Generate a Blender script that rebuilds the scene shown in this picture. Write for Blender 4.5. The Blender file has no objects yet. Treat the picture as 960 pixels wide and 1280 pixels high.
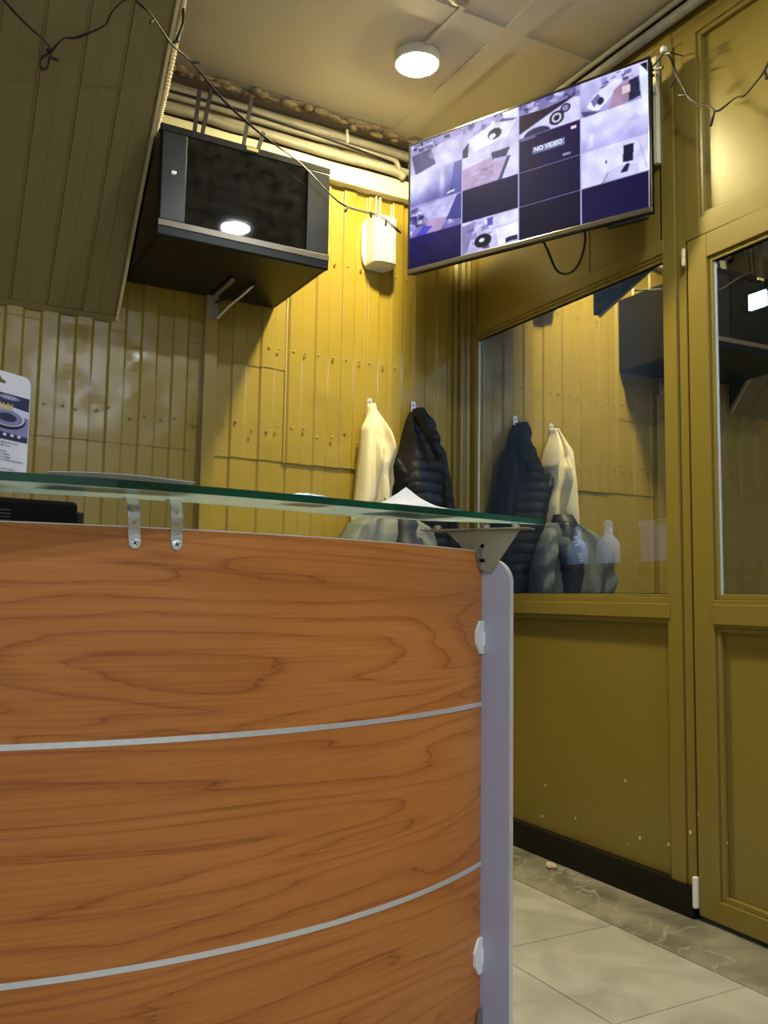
import bpy, bmesh, math, random
import numpy as np
from mathutils import Vector, Matrix, noise
random.seed(4)
S = bpy.context.scene
COL = S.collection
R = math.radians
PI = math.pi

# ------------------------------------------------------------------ camera
cam_d = bpy.data.cameras.new('camera'); cam = bpy.data.objects.new('camera', cam_d); COL.objects.link(cam)
pit, rol, yaw = R(5.512), R(0.890), R(28.99)
fwd = Vector((math.sin(yaw)*math.cos(pit), math.cos(yaw)*math.cos(pit), math.sin(pit)))
rt0 = Vector((math.cos(yaw), -math.sin(yaw), 0)); up0 = rt0.cross(fwd)
rt = rt0*math.cos(rol)+up0*math.sin(rol); up = up0*math.cos(rol)-rt0*math.sin(rol)
M3 = Matrix((rt, up, -fwd)).transposed()
cam.matrix_world = Matrix.Translation((0, 0, 0.95)) @ M3.to_4x4()
cam_d.sensor_fit = 'VERTICAL'; cam_d.sensor_height = 36.0
cam_d.lens = 1106.4/1280*36.0
cam_d.clip_start = 0.02
S.camera = cam

# ------------------------------------------------------------------ world, exposure
w = bpy.data.worlds.new('world'); S.world = w; w.use_nodes = True
w.node_tree.nodes['Background'].inputs[0].default_value = (0.8, 0.85, 1.0, 1)
w.node_tree.nodes['Background'].inputs[1].default_value = 0.05
S.view_settings.view_transform = 'Standard'; S.view_settings.look = 'None'
S.view_settings.exposure = 0.0; S.view_settings.gamma = 1.0
S.view_settings.use_curve_mapping = False
# lamp strengths (the discs of the round ceiling lamps)
LAMP_WARM = ((1.0, 0.86, 0.42), 960.0)
LAMP_COOL = ((0.90, 0.98, 1.0), 410.0)
FILL_FRONT = ((0.84, 0.92, 1.0), 730.0)  # added fill from out of view, brightens the desk front
FLOOD = ((0.30, 0.55, 1.0), 900.0)

# ------------------------------------------------------------------ materials
def srgb(r, g, b):
    f = lambda c: (c/255/12.92 if c/255 <= .04045 else ((c/255+.055)/1.055)**2.4)
    return (f(r), f(g), f(b), 1)

def mat(name, col, rough=0.5, metal=0.0, spec=0.5, noise_scale=None, noise_amt=0.12, bump=0.0, bump_scale=30.0, coat=0.0, emit=None, stretch=None):
    m = bpy.data.materials.new(name); m.use_nodes = True
    nt = m.node_tree; b = nt.nodes['Principled BSDF']
    c = col if len(col) == 4 else (*col, 1)
    b.inputs['Base Color'].default_value = c
    b.inputs['Roughness'].default_value = rough
    b.inputs['Metallic'].default_value = metal
    b.inputs['Specular IOR Level'].default_value = spec
    b.inputs['Coat Weight'].default_value = coat
    b.inputs['Coat Roughness'].default_value = 0.15
    if emit:
        b.inputs['Emission Color'].default_value = (*emit[0], 1); b.inputs['Emission Strength'].default_value = emit[1]
    L = nt.links.new
    tc = nt.nodes.new('ShaderNodeTexCoord'); mp = nt.nodes.new('ShaderNodeMapping')
    L(tc.outputs['Object'], mp.inputs[0])
    if stretch: mp.inputs['Scale'].default_value = stretch
    if noise_scale:
        n = nt.nodes.new('ShaderNodeTexNoise'); n.inputs['Scale'].default_value = noise_scale; n.inputs['Detail'].default_value = 4
        L(mp.outputs[0], n.inputs[0])
        mx = nt.nodes.new('ShaderNodeMix'); mx.data_type = 'RGBA'; mx.blend_type = 'MIX'
        mx.inputs[6].default_value = (*[v*(1-noise_amt) for v in c[:3]], 1)
        mx.inputs[7].default_value = (*[min(1, v*(1+noise_amt)) for v in c[:3]], 1)
        L(n.outputs[0], mx.inputs[0]); L(mx.outputs[2], b.inputs['Base Color'])
    if bump:
        n2 = nt.nodes.new('ShaderNodeTexNoise'); n2.inputs['Scale'].default_value = bump_scale; n2.inputs['Detail'].default_value = 2
        L(mp.outputs[0], n2.inputs[0])
        bp = nt.nodes.new('ShaderNodeBump'); bp.inputs['Strength'].default_value = bump; bp.inputs['Distance'].default_value = 0.01
        L(n2.outputs[0], bp.inputs['Height']); L(bp.outputs[0], b.inputs['Normal'])
    return m

PAINT = (0.295, 0.212, 0.030)
M = {}
M['sheet'] = mat('olive_sheet_steel', PAINT, 0.25, 0, 0.65, 3.0, 0.06, 0.40, 6.0)
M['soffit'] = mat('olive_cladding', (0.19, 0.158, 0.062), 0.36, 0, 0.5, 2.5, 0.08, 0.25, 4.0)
M['soffit_pale'] = mat('pale_metal_edge', (0.62, 0.52, 0.30), 0.35, 0.2)
M['backing'] = mat('dark_backing', (0.03, 0.025, 0.012), 0.8)
M['trimcream'] = mat('cream_plastic', (0.72, 0.66, 0.46), 0.4, 0, 0.5, 5, 0.05)
M['conduit'] = mat('grey_beige_plastic', (0.33, 0.30, 0.24), 0.5, 0, 0.4, 14, 0.4)
M['foam'] = mat('dirty_foam', (0.38, 0.29, 0.18), 0.9, 0, 0.2, 25, 0.4, 0.6, 60)
M['ceil'] = mat('beige_ceiling_board', (0.60, 0.55, 0.47), 0.5, 0, 0.4, 1.6, 0.10)
M['white'] = mat('white_plastic', (0.80, 0.78, 0.72), 0.35)
M['whitewall'] = mat('plain_wall', (0.62, 0.62, 0.60), 0.7, 0, 0.3, 3, 0.05)
M['black'] = mat('black_powder_coat', (0.006, 0.006, 0.0065), 0.40, 0, 0.3, 60, 0.1)
M['blackmatte'] = mat('black_matte', (0.003, 0.003, 0.0035), 0.7, 0, 0.1)
M['darkgrey'] = mat('dark_grey_steel', (0.012, 0.012, 0.013), 0.32, 0, 0.5, 20, 0.2)
M['bezel'] = mat('glossy_black_plastic', (0.010, 0.010, 0.012), 0.22)
M['bezelbottom'] = mat('brushed_dark_plastic', (0.045, 0.038, 0.030), 0.28)
M['sill'] = mat('lit_brown_sill', (0.16, 0.135, 0.10), 0.33, 0.3)  # brown reflected light put into the sill's colour
M['chrome'] = mat('zinc_steel', (0.42, 0.42, 0.42), 0.25, 1.0, 0.5, 40, 0.2, 0.1, 200)
M['alu'] = mat('brushed_aluminium', (0.74, 0.78, 0.86), 0.35, 0.6, 0.5, 60, 0.1, 0, 30)
M['galv'] = mat('olive_grey_metal', (0.34, 0.33, 0.27), 0.35, 0.6)
M['silver'] = mat('silver_grey_laminate', (0.38, 0.39, 0.53), 0.42, 0.1, 0.5, 2, 0.05)
M['silveredge'] = mat('pale_edge_band', (0.60, 0.62, 0.62), 0.3, 0.2)
M['clip'] = mat('white_clip_plastic', (0.78, 0.79, 0.84), 0.35)
M['wire'] = mat('black_cable', (0.010, 0.008, 0.007), 0.45)
M['paper'] = mat('white_paper', (0.60, 0.60, 0.68), 0.7, 0, 0.2)
M['bluepack'] = mat('light_blue_wrapper', (0.06, 0.28, 0.55), 0.3, 0, 0.5, 120, 0.6)
M['sweater'] = mat('cream_knit', (0.74, 0.66, 0.44), 0.9, 0, 0.1, 60, 0.06, 0.15, 400)
M['puffer'] = mat('black_nylon', (0.010, 0.010, 0.013), 0.55, 0, 0.25, 30, 0.2, 0.25, 60)
M['greyjacket'] = mat('grey_green_nylon', (0.125, 0.14, 0.125), 0.6, 0, 0.3, 20, 0.1, 0.2, 50)
M['navycloth'] = mat('black_navy_nylon', (0.018, 0.018, 0.024), 0.5)
M['letter'] = mat('pale_grey_print', (0.26, 0.27, 0.26), 0.7)
M['skirt'] = mat('black_plinth', (0.005, 0.005, 0.005), 0.33, 0, 0.25)
M['paint'] = mat('olive_frame_paint', (0.255, 0.178, 0.032), 0.30, 0, 0.5, 2.0, 0.07, 0.06, 12)
M['worktop'] = mat('grey_worktop', (0.35, 0.34, 0.33), 0.5)
M['bottle'] = mat('milky_plastic', (0.75, 0.77, 0.80), 0.35)
M['box'] = mat('lilac_white_card', (0.55, 0.53, 0.68), 0.7)
M['green'] = mat('leaf_green', (0.10, 0.35, 0.08), 0.6)
M['screwhead'] = mat('screw_head', (0.36, 0.29, 0.12), 0.3, 0.4)
M['sticker'] = mat('yellow_sticker', (0.75, 0.62, 0.20), 0.4)
M['crumb'] = mat('plaster_crumb', (0.55, 0.42, 0.30), 0.9, 0, 0.2, 60, 0.4)
M['grout'] = mat('dark_grout', (0.09, 0.075, 0.055), 0.9)

def chipped_paint(name, base):
    m = mat(name, base, 0.30, 0, 0.5, 2.0, 0.07, 0.05, 10)
    nt = m.node_tree; L = nt.links.new; b = nt.nodes['Principled BSDF']
    mx0 = [n for n in nt.nodes if n.type == 'MIX'][0]
    geo = nt.nodes.new('ShaderNodeNewGeometry')
    n = nt.nodes.new('ShaderNodeTexVoronoi'); n.inputs['Scale'].default_value = 16
    nz = nt.nodes.new('ShaderNodeTexNoise'); nz.inputs['Scale'].default_value = 60
    L(geo.outputs['Position'], n.inputs['Vector']); L(geo.outputs['Position'], nz.inputs['Vector'])
    ad = nt.nodes.new('ShaderNodeMath'); ad.operation = 'MULTIPLY_ADD'; ad.inputs[1].default_value = 0.10
    L(nz.outputs[0], ad.inputs[0]); L(n.outputs['Distance'], ad.inputs[2])
    lt = nt.nodes.new('ShaderNodeMath'); lt.operation = 'LESS_THAN'; lt.inputs[1].default_value = 0.135
    L(ad.outputs[0], lt.inputs[0])
    sep = nt.nodes.new('ShaderNodeSeparateXYZ'); L(geo.outputs['Position'], sep.inputs[0])
    low = nt.nodes.new('ShaderNodeMapRange'); low.inputs[1].default_value = 0.05; low.inputs[2].default_value = 0.65
    low.inputs[3].default_value = 1; low.inputs[4].default_value = 0.0; L(sep.outputs[2], low.inputs[0])
    n3 = nt.nodes.new('ShaderNodeTexNoise'); n3.inputs['Scale'].default_value = 9; L(geo.outputs['Position'], n3.inputs['Vector'])
    g = nt.nodes.new('ShaderNodeMath'); g.operation = 'LESS_THAN'
    g2 = nt.nodes.new('ShaderNodeMath'); g2.operation = 'MULTIPLY'; g2.inputs[1].default_value = 0.92
    L(low.outputs[0], g2.inputs[0]); L(n3.outputs[0], g.inputs[0]); L(g2.outputs[0], g.inputs[1])
    mul = nt.nodes.new('ShaderNodeMath'); mul.operation = 'MULTIPLY'; L(lt.outputs[0], mul.inputs[0]); L(g.outputs[0], mul.inputs[1])
    mx = nt.nodes.new('ShaderNodeMix'); mx.data_type = 'RGBA'; mx.inputs[7].default_value = (0.6, 0.55, 0.40, 1)
    L(mul.outputs[0], mx.inputs[0]); L(mx0.outputs[2], mx.inputs[6]); L(mx.outputs[2], b.inputs['Base Color'])
    return m
M['paint'] = chipped_paint('olive_frame_paint_chipped', (0.215, 0.155, 0.028))

def wood_mat():
    m = bpy.data.materials.new('cherry_veneer'); m.use_nodes = True
    nt = m.node_tree; L = nt.links.new; b = nt.nodes['Principled BSDF']
    uv = nt.nodes.new('ShaderNodeUVMap'); uv.uv_map = 'UVMap'
    def nz(sx, sy, detail, rough=.5, dist=0.0):
        mp = nt.nodes.new('ShaderNodeMapping'); mp.inputs['Scale'].default_value = (sx, sy, 1)
        L(uv.outputs[0], mp.inputs[0])
        n = nt.nodes.new('ShaderNodeTexNoise'); n.inputs['Scale'].default_value = 1; n.inputs['Detail'].default_value = detail
        n.inputs['Roughness'].default_value = rough; n.inputs['Distortion'].default_value = dist
        L(mp.outputs[0], n.inputs[0]); return n.outputs[0]
    def math_(op, a, c=None, v=None):
        n = nt.nodes.new('ShaderNodeMath'); n.operation = op
        if hasattr(a, 'node'): L(a, n.inputs[0])
        else: n.inputs[0].default_value = a
        if c is not None: L(c, n.inputs[1])
        if v is not None: n.inputs[1].default_value = v
        return n.outputs[0]
    h = nz(0.62, 4.6, 3.0, .45, .6)          # the height field whose contours are the cathedrals
    t = nz(1.6, 60.0, 3)
    sep = nt.nodes.new('ShaderNodeSeparateXYZ'); L(uv.outputs[0], sep.inputs[0])
    vv = math_('MULTIPLY', sep.outputs[1], v=25.0)
    hh = math_('ADD', math_('MULTIPLY', h, v=14.0), vv)
    hh = math_('ADD', hh, math_('MULTIPLY', t, v=0.55))
    fr = math_('FRACT', hh)
    ring = nt.nodes.new('ShaderNodeValToRGB'); L(fr, ring.inputs[0])
    e = ring.color_ramp.elements
    e[0].position = 0.0; e[0].color = (0.0, 0, 0, 1); e[1].position = 1.0; e[1].color = (0.55, 0.55, 0.55, 1)
    k = e.new(0.045); k.color = (0.50, 0.50, 0.50, 1)
    k = e.new(0.12); k.color = (0.86, 0.86, 0.86, 1)
    k = e.new(0.60); k.color = (1, 1, 1, 1)
    streak = nz(3.0, 240.0, 4, .6)
    broad = nz(0.9, 3.5, 2)
    f = math_('ADD', math_('MULTIPLY', ring.outputs[0], v=0.33), math_('MULTIPLY', streak, v=0.50))
    f = math_('ADD', f, math_('MULTIPLY', broad, v=0.34))
    cr = nt.nodes.new('ShaderNodeValToRGB'); L(f, cr.inputs[0])
    c = cr.color_ramp.elements
    c[0].position = 0.25; c[0].color = (0.105, 0.024, 0.006, 1)
    c[1].position = 0.92; c[1].color = (0.55, 0.215, 0.055, 1)
    k = c.new(0.46); k.color = (0.29, 0.086, 0.018, 1)
    k = c.new(0.68); k.color = (0.43, 0.150, 0.034, 1)
    L(cr.outputs[0], b.inputs['Base Color'])
    b.inputs['Roughness'].default_value = 0.42
    b.inputs['Specular IOR Level'].default_value = 0.35
    return m
M['wood'] = wood_mat()

def glass_front():
    # reflective glazing seen from the lit side: mirror coat over a clear, slightly tinted pane
    m = bpy.data.materials.new('reflective_glazing'); m.use_nodes = True
    nt = m.node_tree; L = nt.links.new; nt.nodes.remove(nt.nodes['Principled BSDF'])
    out = [n for n in nt.nodes if n.type == 'OUTPUT_MATERIAL'][0]
    g = nt.nodes.new('ShaderNodeBsdfGlossy'); g.inputs['Roughness'].default_value = 0.0; g.inputs['Color'].default_value = (0.95, 0.97, 1.0, 1)
    t = nt.nodes.new('ShaderNodeBsdfTransparent'); t.inputs['Color'].default_value = (0.88, 0.93, 1.0, 1)
    mx = nt.nodes.new('ShaderNodeMixShader'); mx.inputs[0].default_value = 0.60
    L(t.outputs[0], mx.inputs[1]); L(g.outputs[0], mx.inputs[2]); L(mx.outputs[0], out.inputs[0])
    return m
def clear(name, col):
    m = bpy.data.materials.new(name); m.use_nodes = True
    nt = m.node_tree; nt.nodes.remove(nt.nodes['Principled BSDF'])
    out = [n for n in nt.nodes if n.type == 'OUTPUT_MATERIAL'][0]
    t = nt.nodes.new('ShaderNodeBsdfTransparent'); t.inputs['Color'].default_value = (*col, 1)
    nt.links.new(t.outputs[0], out.inputs[0]); return m
M['glaze'] = glass_front(); M['clear'] = clear('clear_back', (0.95, 0.97, 1.0))

def smoked():
    m = bpy.data.materials.new('smoked_rack_glass'); m.use_nodes = True
    nt = m.node_tree; L = nt.links.new; nt.nodes.remove(nt.nodes['Principled BSDF'])
    out = [n for n in nt.nodes if n.type == 'OUTPUT_MATERIAL'][0]
    g = nt.nodes.new('ShaderNodeBsdfGlossy'); g.inputs['Roughness'].default_value = 0.03
    t = nt.nodes.new('ShaderNodeBsdfTransparent'); t.inputs['Color'].default_value = (0.30, 0.30, 0.30, 1)
    lw = nt.nodes.new('ShaderNodeFresnel'); lw.inputs[0].default_value = 1.5
    d = nt.nodes.new('ShaderNodeBsdfDiffuse'); n = nt.nodes.new('ShaderNodeTexNoise'); n.inputs['Scale'].default_value = 9; n.inputs['Detail'].default_value = 5  # cloudy grey diffuse paints a reflected haze into the glass
    cr = nt.nodes.new('ShaderNodeValToRGB'); L(n.outputs[0], cr.inputs[0]); cr.color_ramp.elements[0].position = .35; cr.color_ramp.elements[0].color = (.008, .008, .008, 1); cr.color_ramp.elements[1].position = .7; cr.color_ramp.elements[1].color = (.05, .048, .04, 1)
    L(cr.outputs[0], d.inputs[0]); m1 = nt.nodes.new('ShaderNodeMixShader'); m1.inputs[0].default_value = 0.45; L(t.outputs[0], m1.inputs[1]); L(d.outputs[0], m1.inputs[2])
    mx = nt.nodes.new('ShaderNodeMixShader'); L(lw.outputs[0], mx.inputs[0])
    L(m1.outputs[0], mx.inputs[1]); L(g.outputs[0], mx.inputs[2]); L(mx.outputs[0], out.inputs[0]); return m
M['smoked'] = smoked()

def shelf_glass(name, tint, op, ior=1.5):
    m = bpy.data.materials.new(name); m.use_nodes = True
    nt = m.node_tree; L = nt.links.new; nt.nodes.remove(nt.nodes['Principled BSDF'])
    out = [n for n in nt.nodes if n.type == 'OUTPUT_MATERIAL'][0]
    g = nt.nodes.new('ShaderNodeBsdfGlossy'); g.inputs['Roughness'].default_value = 0.02
    t = nt.nodes.new('ShaderNodeBsdfTransparent'); t.inputs['Color'].default_value = (*tint, 1)
    d = nt.nodes.new('ShaderNodeBsdfTranslucent'); d.inputs[0].default_value = (*[c*.9 for c in tint], 1)
    m1 = nt.nodes.new('ShaderNodeMixShader'); m1.inputs[0].default_value = op
    L(t.outputs[0], m1.inputs[1]); L(d.outputs[0], m1.inputs[2])
    lw = nt.nodes.new('ShaderNodeFresnel'); lw.inputs[0].default_value = ior
    mx = nt.nodes.new('ShaderNodeMixShader'); L(lw.outputs[0], mx.inputs[0])
    L(m1.outputs[0], mx.inputs[1]); L(g.outputs[0], mx.inputs[2]); L(mx.outputs[0], out.inputs[0]); return m
M['shelf'] = shelf_glass('clear_green_glass', (0.86, 0.96, 0.91), 0.80, 1.20)
M['shelfedge'] = shelf_glass('deep_green_glass_edge', (0.0, 0.13, 0.10), 0.8)

def emis(name, col, s):
    m = bpy.data.materials.new(name); m.use_nodes = True
    nt = m.node_tree; nt.nodes.remove(nt.nodes['Principled BSDF'])
    out = [n for n in nt.nodes if n.type == 'OUTPUT_MATERIAL'][0]
    e = nt.nodes.new('ShaderNodeEmission'); e.inputs[0].default_value = (*col, 1); e.inputs[1].default_value = s
    nt.links.new(e.outputs[0], out.inputs[0]); return m

def floor_mat(name, base, dark, vein, scale):
    m = mat(name, base, 0.38, 0, 0.5)
    nt = m.node_tree; L = nt.links.new; b = nt.nodes['Principled BSDF']
    geo = nt.nodes.new('ShaderNodeNewGeometry')
    n = nt.nodes.new('ShaderNodeTexNoise'); n.inputs['Scale'].default_value = scale; n.inputs['Detail'].default_value = 6; n.inputs['Distortion'].default_value = 0.8
    L(geo.outputs['Position'], n.inputs['Vector'])
    cr = nt.nodes.new('ShaderNodeValToRGB'); L(n.outputs[0], cr.inputs[0])
    cr.color_ramp.elements[0].position = 0.36; cr.color_ramp.elements[0].color = (*dark, 1)
    cr.color_ramp.elements[1].position = 0.62; cr.color_ramp.elements[1].color = (*base, 1)
    src = cr.outputs[0]
    if vein:
        n2 = nt.nodes.new('ShaderNodeTexNoise'); n2.inputs['Scale'].default_value = scale*0.8; n2.inputs['Detail'].default_value = 5; n2.inputs['Distortion'].default_value = 0.9
        L(geo.outputs['Position'], n2.inputs['Vector'])
        c2 = nt.nodes.new('ShaderNodeValToRGB'); L(n2.outputs[0], c2.inputs[0])
        e = c2.color_ramp.elements; e[0].position = .485; e[0].color = (0, 0, 0, 1); e[1].position = .515; e[1].color = (0, 0, 0, 1)
        k = e.new(.50); k.color = (1, 1, 1, 1)
        mx = nt.nodes.new('ShaderNodeMix'); mx.data_type = 'RGBA'; mx.inputs[7].default_value = (*vein, 1)
        L(c2.outputs[0], mx.inputs[0]); L(src, mx.inputs[6]); src = mx.outputs[2]
    L(src, b.inputs['Base Color']); return m
M['tile'] = floor_mat('pale_stone_tile', (0.42, 0.395, 0.32), (0.29, 0.27, 0.215), None, 5.0)
M['marble'] = floor_mat('grey_brown_marble', (0.26, 0.235, 0.165), (0.13, 0.118, 0.08), (0.33, 0.30, 0.22), 5.0)

# ------------------------------------------------------------------ mesh helpers
def box(bm, x0, x1, y0, y1, z0, z1, bev=0.0, mi=0):
    r = bmesh.ops.create_cube(bm, size=1)
    vs = r['verts']
    for v in vs:
        v.co = Vector(((x0+x1)/2+v.co.x*(x1-x0), (y0+y1)/2+v.co.y*(y1-y0), (z0+z1)/2+v.co.z*(z1-z0)))
    fs = list({f for v in vs for f in v.link_faces})
    for f in fs: f.material_index = mi
    if bev:
        es = list({e for v in vs for e in v.link_edges})
        bmesh.ops.bevel(bm, geom=es, offset=bev, segments=2, profile=0.5, affect='EDGES')
    return vs

def obj(name, bm, m, parent=None, smooth=False, kind=None, loc=None):
    me = bpy.data.meshes.new(name)
    bmesh.ops.recalc_face_normals(bm, faces=bm.faces[:])
    bm.to_mesh(me); bm.free()
    for mm in (m if isinstance(m, (list, tuple)) else [m]): me.materials.append(mm)
    if smooth == 'narrow':
        for p in me.polygons:
            xs_ = [me.vertices[v].co.x for v in p.vertices]; p.use_smooth = max(xs_)-min(xs_) < .0068
    elif smooth:
        for p in me.polygons: p.use_smooth = True
    o = bpy.data.objects.new(name, me); COL.objects.link(o)
    if parent: o.parent = parent
    if kind: o['kind'] = kind
    if loc: o.location = loc
    return o

def empty(name, loc=(0, 0, 0), rotz=0.0, kind=None):
    o = bpy.data.objects.new(name, None); COL.objects.link(o); o.empty_display_size = 0.1
    o.location = loc; o.rotation_euler = (0, 0, rotz)
    if kind: o['kind'] = kind
    return o

def tag(o, label, cat, group=None):
    o['label'] = label; o['category'] = cat
    if group: o['group'] = group
    return o

def local(bm, parent):
    # geometry is written in world space; bring it into its parent's frame
    mw = Matrix.Translation(parent.location) @ parent.rotation_euler.to_matrix().to_4x4()
    bmesh.ops.transform(bm, matrix=mw.inverted(), verts=bm.verts[:])
    return bm

def tube(bm, pts, rad, seg=8, smooth=3, caps=True, radf=None):
    P = [Vector(p) for p in pts]
    if smooth and len(P) > 2:
        Q = []
        for i in range(len(P)-1):
            p0, p1, p2, p3 = P[max(i-1, 0)], P[i], P[i+1], P[min(i+2, len(P)-1)]
            for k in range(smooth):
                t = k/smooth
                Q.append(0.5*((2*p1)+(p2-p0)*t+(2*p0-5*p1+4*p2-p3)*t*t+(3*p1-p0-3*p2+p3)*t**3))
        Q.append(P[-1]); P = Q
    rings = []; n = None
    for i, p in enumerate(P):
        d = (P[min(i+1, len(P)-1)]-P[max(i-1, 0)]).normalized()
        if n is None:
            n = d.orthogonal().normalized()
        else:
            n = (n-d*n.dot(d))
            n = n.normalized() if n.length > 1e-6 else d.orthogonal().normalized()
        b = d.cross(n)
        rr = rad if radf is None else radf(i/(len(P)-1))
        rings.append([bm.verts.new(p+(n*math.cos(a)+b*math.sin(a))*rr) for a in [2*PI*k/seg for k in range(seg)]])
    for A, B in zip(rings, rings[1:]):
        for k in range(seg): bm.faces.new((A[k], A[(k+1) % seg], B[(k+1) % seg], B[k]))
    if caps:
        bm.faces.new(rings[0][::-1]); bm.faces.new(rings[-1])

def lathe(bm, prof, c, seg=32, axis='z'):
    c = Vector(c); rings = []
    for r, h in prof:
        ring = []
        for k in range(seg):
            a = 2*PI*k/seg; q = (r*math.cos(a), r*math.sin(a), h)
            if axis == 'y': q = (q[0], h, q[1])
            if axis == 'x': q = (h, q[0], q[1])
            ring.append(bm.verts.new(c+Vector(q)))
        rings.append(ring)
    for A, B in zip(rings, rings[1:]):
        for k in range(seg): bm.faces.new((A[k], A[(k+1) % seg], B[(k+1) % seg], B[k]))
    bm.faces.new(rings[0][::-1]); bm.faces.new(rings[-1])

def prism(bm, poly, fn, h):
    # poly of 2-d points; fn(u, v, w) gives the 3-d point; extruded w from 0 to h
    A = [bm.verts.new(fn(u, v, 0)) for u, v in poly]; B = [bm.verts.new(fn(u, v, h)) for u, v in poly]
    fs = [bm.faces.new(A[::-1]), bm.faces.new(B)]
    n = len(poly)
    for i in range(n): fs.append(bm.faces.new((A[i], A[(i+1) % n], B[(i+1) % n], B[i])))
    return fs

def corrugated(bm, u0, u1, v0, v1, fn, period=0.117, depth=0.0095, phase=0.0, rows=14, dents=(), wob=0.0012, style='trapezoid'):
    # profiled steel sheet: flats alternately proud and recessed; fn(u, v, d) maps to 3-d (d = out of the wall)
    us = []
    k = math.floor((u0-phase)/period)-1
    slope = 0.006
    while True:
        b = phase+k*period
        PR = ((0, depth*.9), (.0022, depth), (period/2-slope-.0022, depth), (period/2-slope, depth*.9), (period/2, depth*.1), (period/2+.0022, 0), (period-slope-.0022, 0), (period-slope, depth*.1)) if style == 'trapezoid' else ((0, 0), (.005, 0), (.007, depth), (period/2-.004, depth), (period/2, depth-.0018), (period-.005, depth-.0018), (period-.002, 0))
        for du, d in PR:
            us.append((b+du, d))
        # shallow mid-flat lines keep the flats from being perfectly plane
        k += 1
        if b > u1+period: break
    pts = []
    for (ua, da), (ub, db) in zip(us, us[1:]):
        n = 4 if ub-ua > 0.02 else 1
        for i in range(n):
            t = i/n; pts.append((ua+(ub-ua)*t, da+(db-da)*t))
    def at(u):
        for (ua, da), (ub, db) in zip(pts, pts[1:]):
            if ua <= u <= ub and ub > ua: return da+(db-da)*(u-ua)/(ub-ua)
        return 0
    line = [(u0, at(u0))]+[p for p in pts if u0+1e-4 < p[0] < u1-1e-4]+[(u1, at(u1))]
    grid = []
    for r in range(rows+1):
        v = v0+(v1-v0)*r/rows; row = []
        for u, d in line:
            dd = d+wob*noise.noise(Vector((u*9, v*5, u0*3.1)))
            for du, dv, dr, da in dents:
                q = ((u-du)/dr)**2+((v-dv)/dr)**2
                if q < 6: dd -= da*math.exp(-q)
            row.append(bm.verts.new(fn(u, v, dd)))
        grid.append(row)
    for A, B in zip(grid, grid[1:]):
        for i in range(len(A)-1): bm.faces.new((A[i], A[i+1], B[i+1], B[i]))

def text_mesh(name, s, size, m, parent, matrix, extrude=0.0002, align='CENTER', bold=0.0):
    cu = bpy.data.curves.new(name, 'FONT'); cu.body = s; cu.size = size; cu.extrude = extrude
    cu.align_x = align; cu.align_y = 'CENTER'; cu.offset = bold; cu.resolution_u = 2
    to = bpy.data.objects.new(name+'_tmp', cu); COL.objects.link(to)
    dg = bpy.context.evaluated_depsgraph_get()
    me = bpy.data.meshes.new_from_object(to.evaluated_get(dg))
    bpy.data.objects.remove(to); bpy.data.curves.remove(cu)
    me.name = name; me.materials.clear(); me.materials.append(m)
    me.transform(matrix)
    o = bpy.data.objects.new(name, me); COL.objects.link(o)
    if parent: o.parent = parent
    return o

# ================================================================== SETTING
XR, YB, ZC = 2.185, 3.25, 2.93
XL, YN = -1.7, -2.4           # left wall and the wall behind the camera

# ---- floor: pale tiles, a dark marble border along the partition
fl = empty('floor', kind='structure')
b = bmesh.new(); box(b, XL-.2, 4.4, YN-.2, YB+.2, -0.12, -0.006); obj('grout_bed', b, M['grout'], fl)
tile_me = None
T = 0.4645; TW = 0.438
xs = [1.921-TW*k for k in range(0, 9)]
for i in range(8):
    x1 = xs[i]; x0 = max(xs[i+1], XL)
    for j in range(-10, 6):
        y0 = 1.573+T*(j-2); y1 = y0+T
        y0 = max(y0, YN); y1 = min(y1, YB)
        if y1-y0 < .05: continue
        b = bmesh.new(); g = 0.0016
        lift = 0.0006*random.random()
        box(b, x0+g, x1-g, y0+g, y1-g, -0.006, lift, 0.001)
        obj('tile', b, M['tile'], fl)
yj = YN
for j in range(9):
    y0 = YN+j*0.63; y1 = min(y0+0.63, YB)
    if y1-y0 < .05: break
    b = bmesh.new(); box(b, 1.921+.0016, 2.2, y0+.001, y1-.001, -0.006, 0.0005, 0.001); obj('border_slab', b, M['marble'], fl)
b = bmesh.new(); box(b, 2.2, 4.4, YN, YB, -0.006, 0.0); obj('far_floor', b, M['worktop'], fl)

# ---- ceiling: boards with joints and flat cover strips
ce = empty('ceiling', (0, 0, ZC), kind='structure')
def cbox(nm, x0, x1, y0, y1, z0, z1, m=M['ceil'], bev=0.0):
    b = bmesh.new(); box(b, x0, x1, y0, y1, z0, z1, bev); return obj(nm, local(b, ce), m, ce)
cbox('ceiling_slab', XL-.2, 4.4, YN-.2, YB+.2, ZC+.012, ZC+.15, M['backing'])
g = 0.003
ys = [YN, -1.5, -0.4, 0.75, 2.335, 2.46, 3.136, YB]
ys = [YN, -1.05, 0.35, 1.55, 2.395, 3.136, YB]
xs_c = [XL, -0.55, 0.60, 1.795, 2.16]
for i in range(len(xs_c)-1):
    for j in range(len(ys)-1):
        cbox('ceiling_board', xs_c[i]+g, xs_c[i+1]-g, ys[j]+g, ys[j+1]-g, ZC, ZC+.012)
cbox('cover_strip', 1.748, 1.841, 2.44, 3.20, ZC-.006, ZC)
cbox('cover_strip', 1.20, 2.15, 2.345, 2.44, ZC-.006, ZC)
cbox('cover_strip', 1.748, 1.841, 0.2, 2.345, ZC-.006, ZC)
cbox('far_ceiling', 2.3, 4.4, YN, YB, ZC, ZC+.012)

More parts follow.
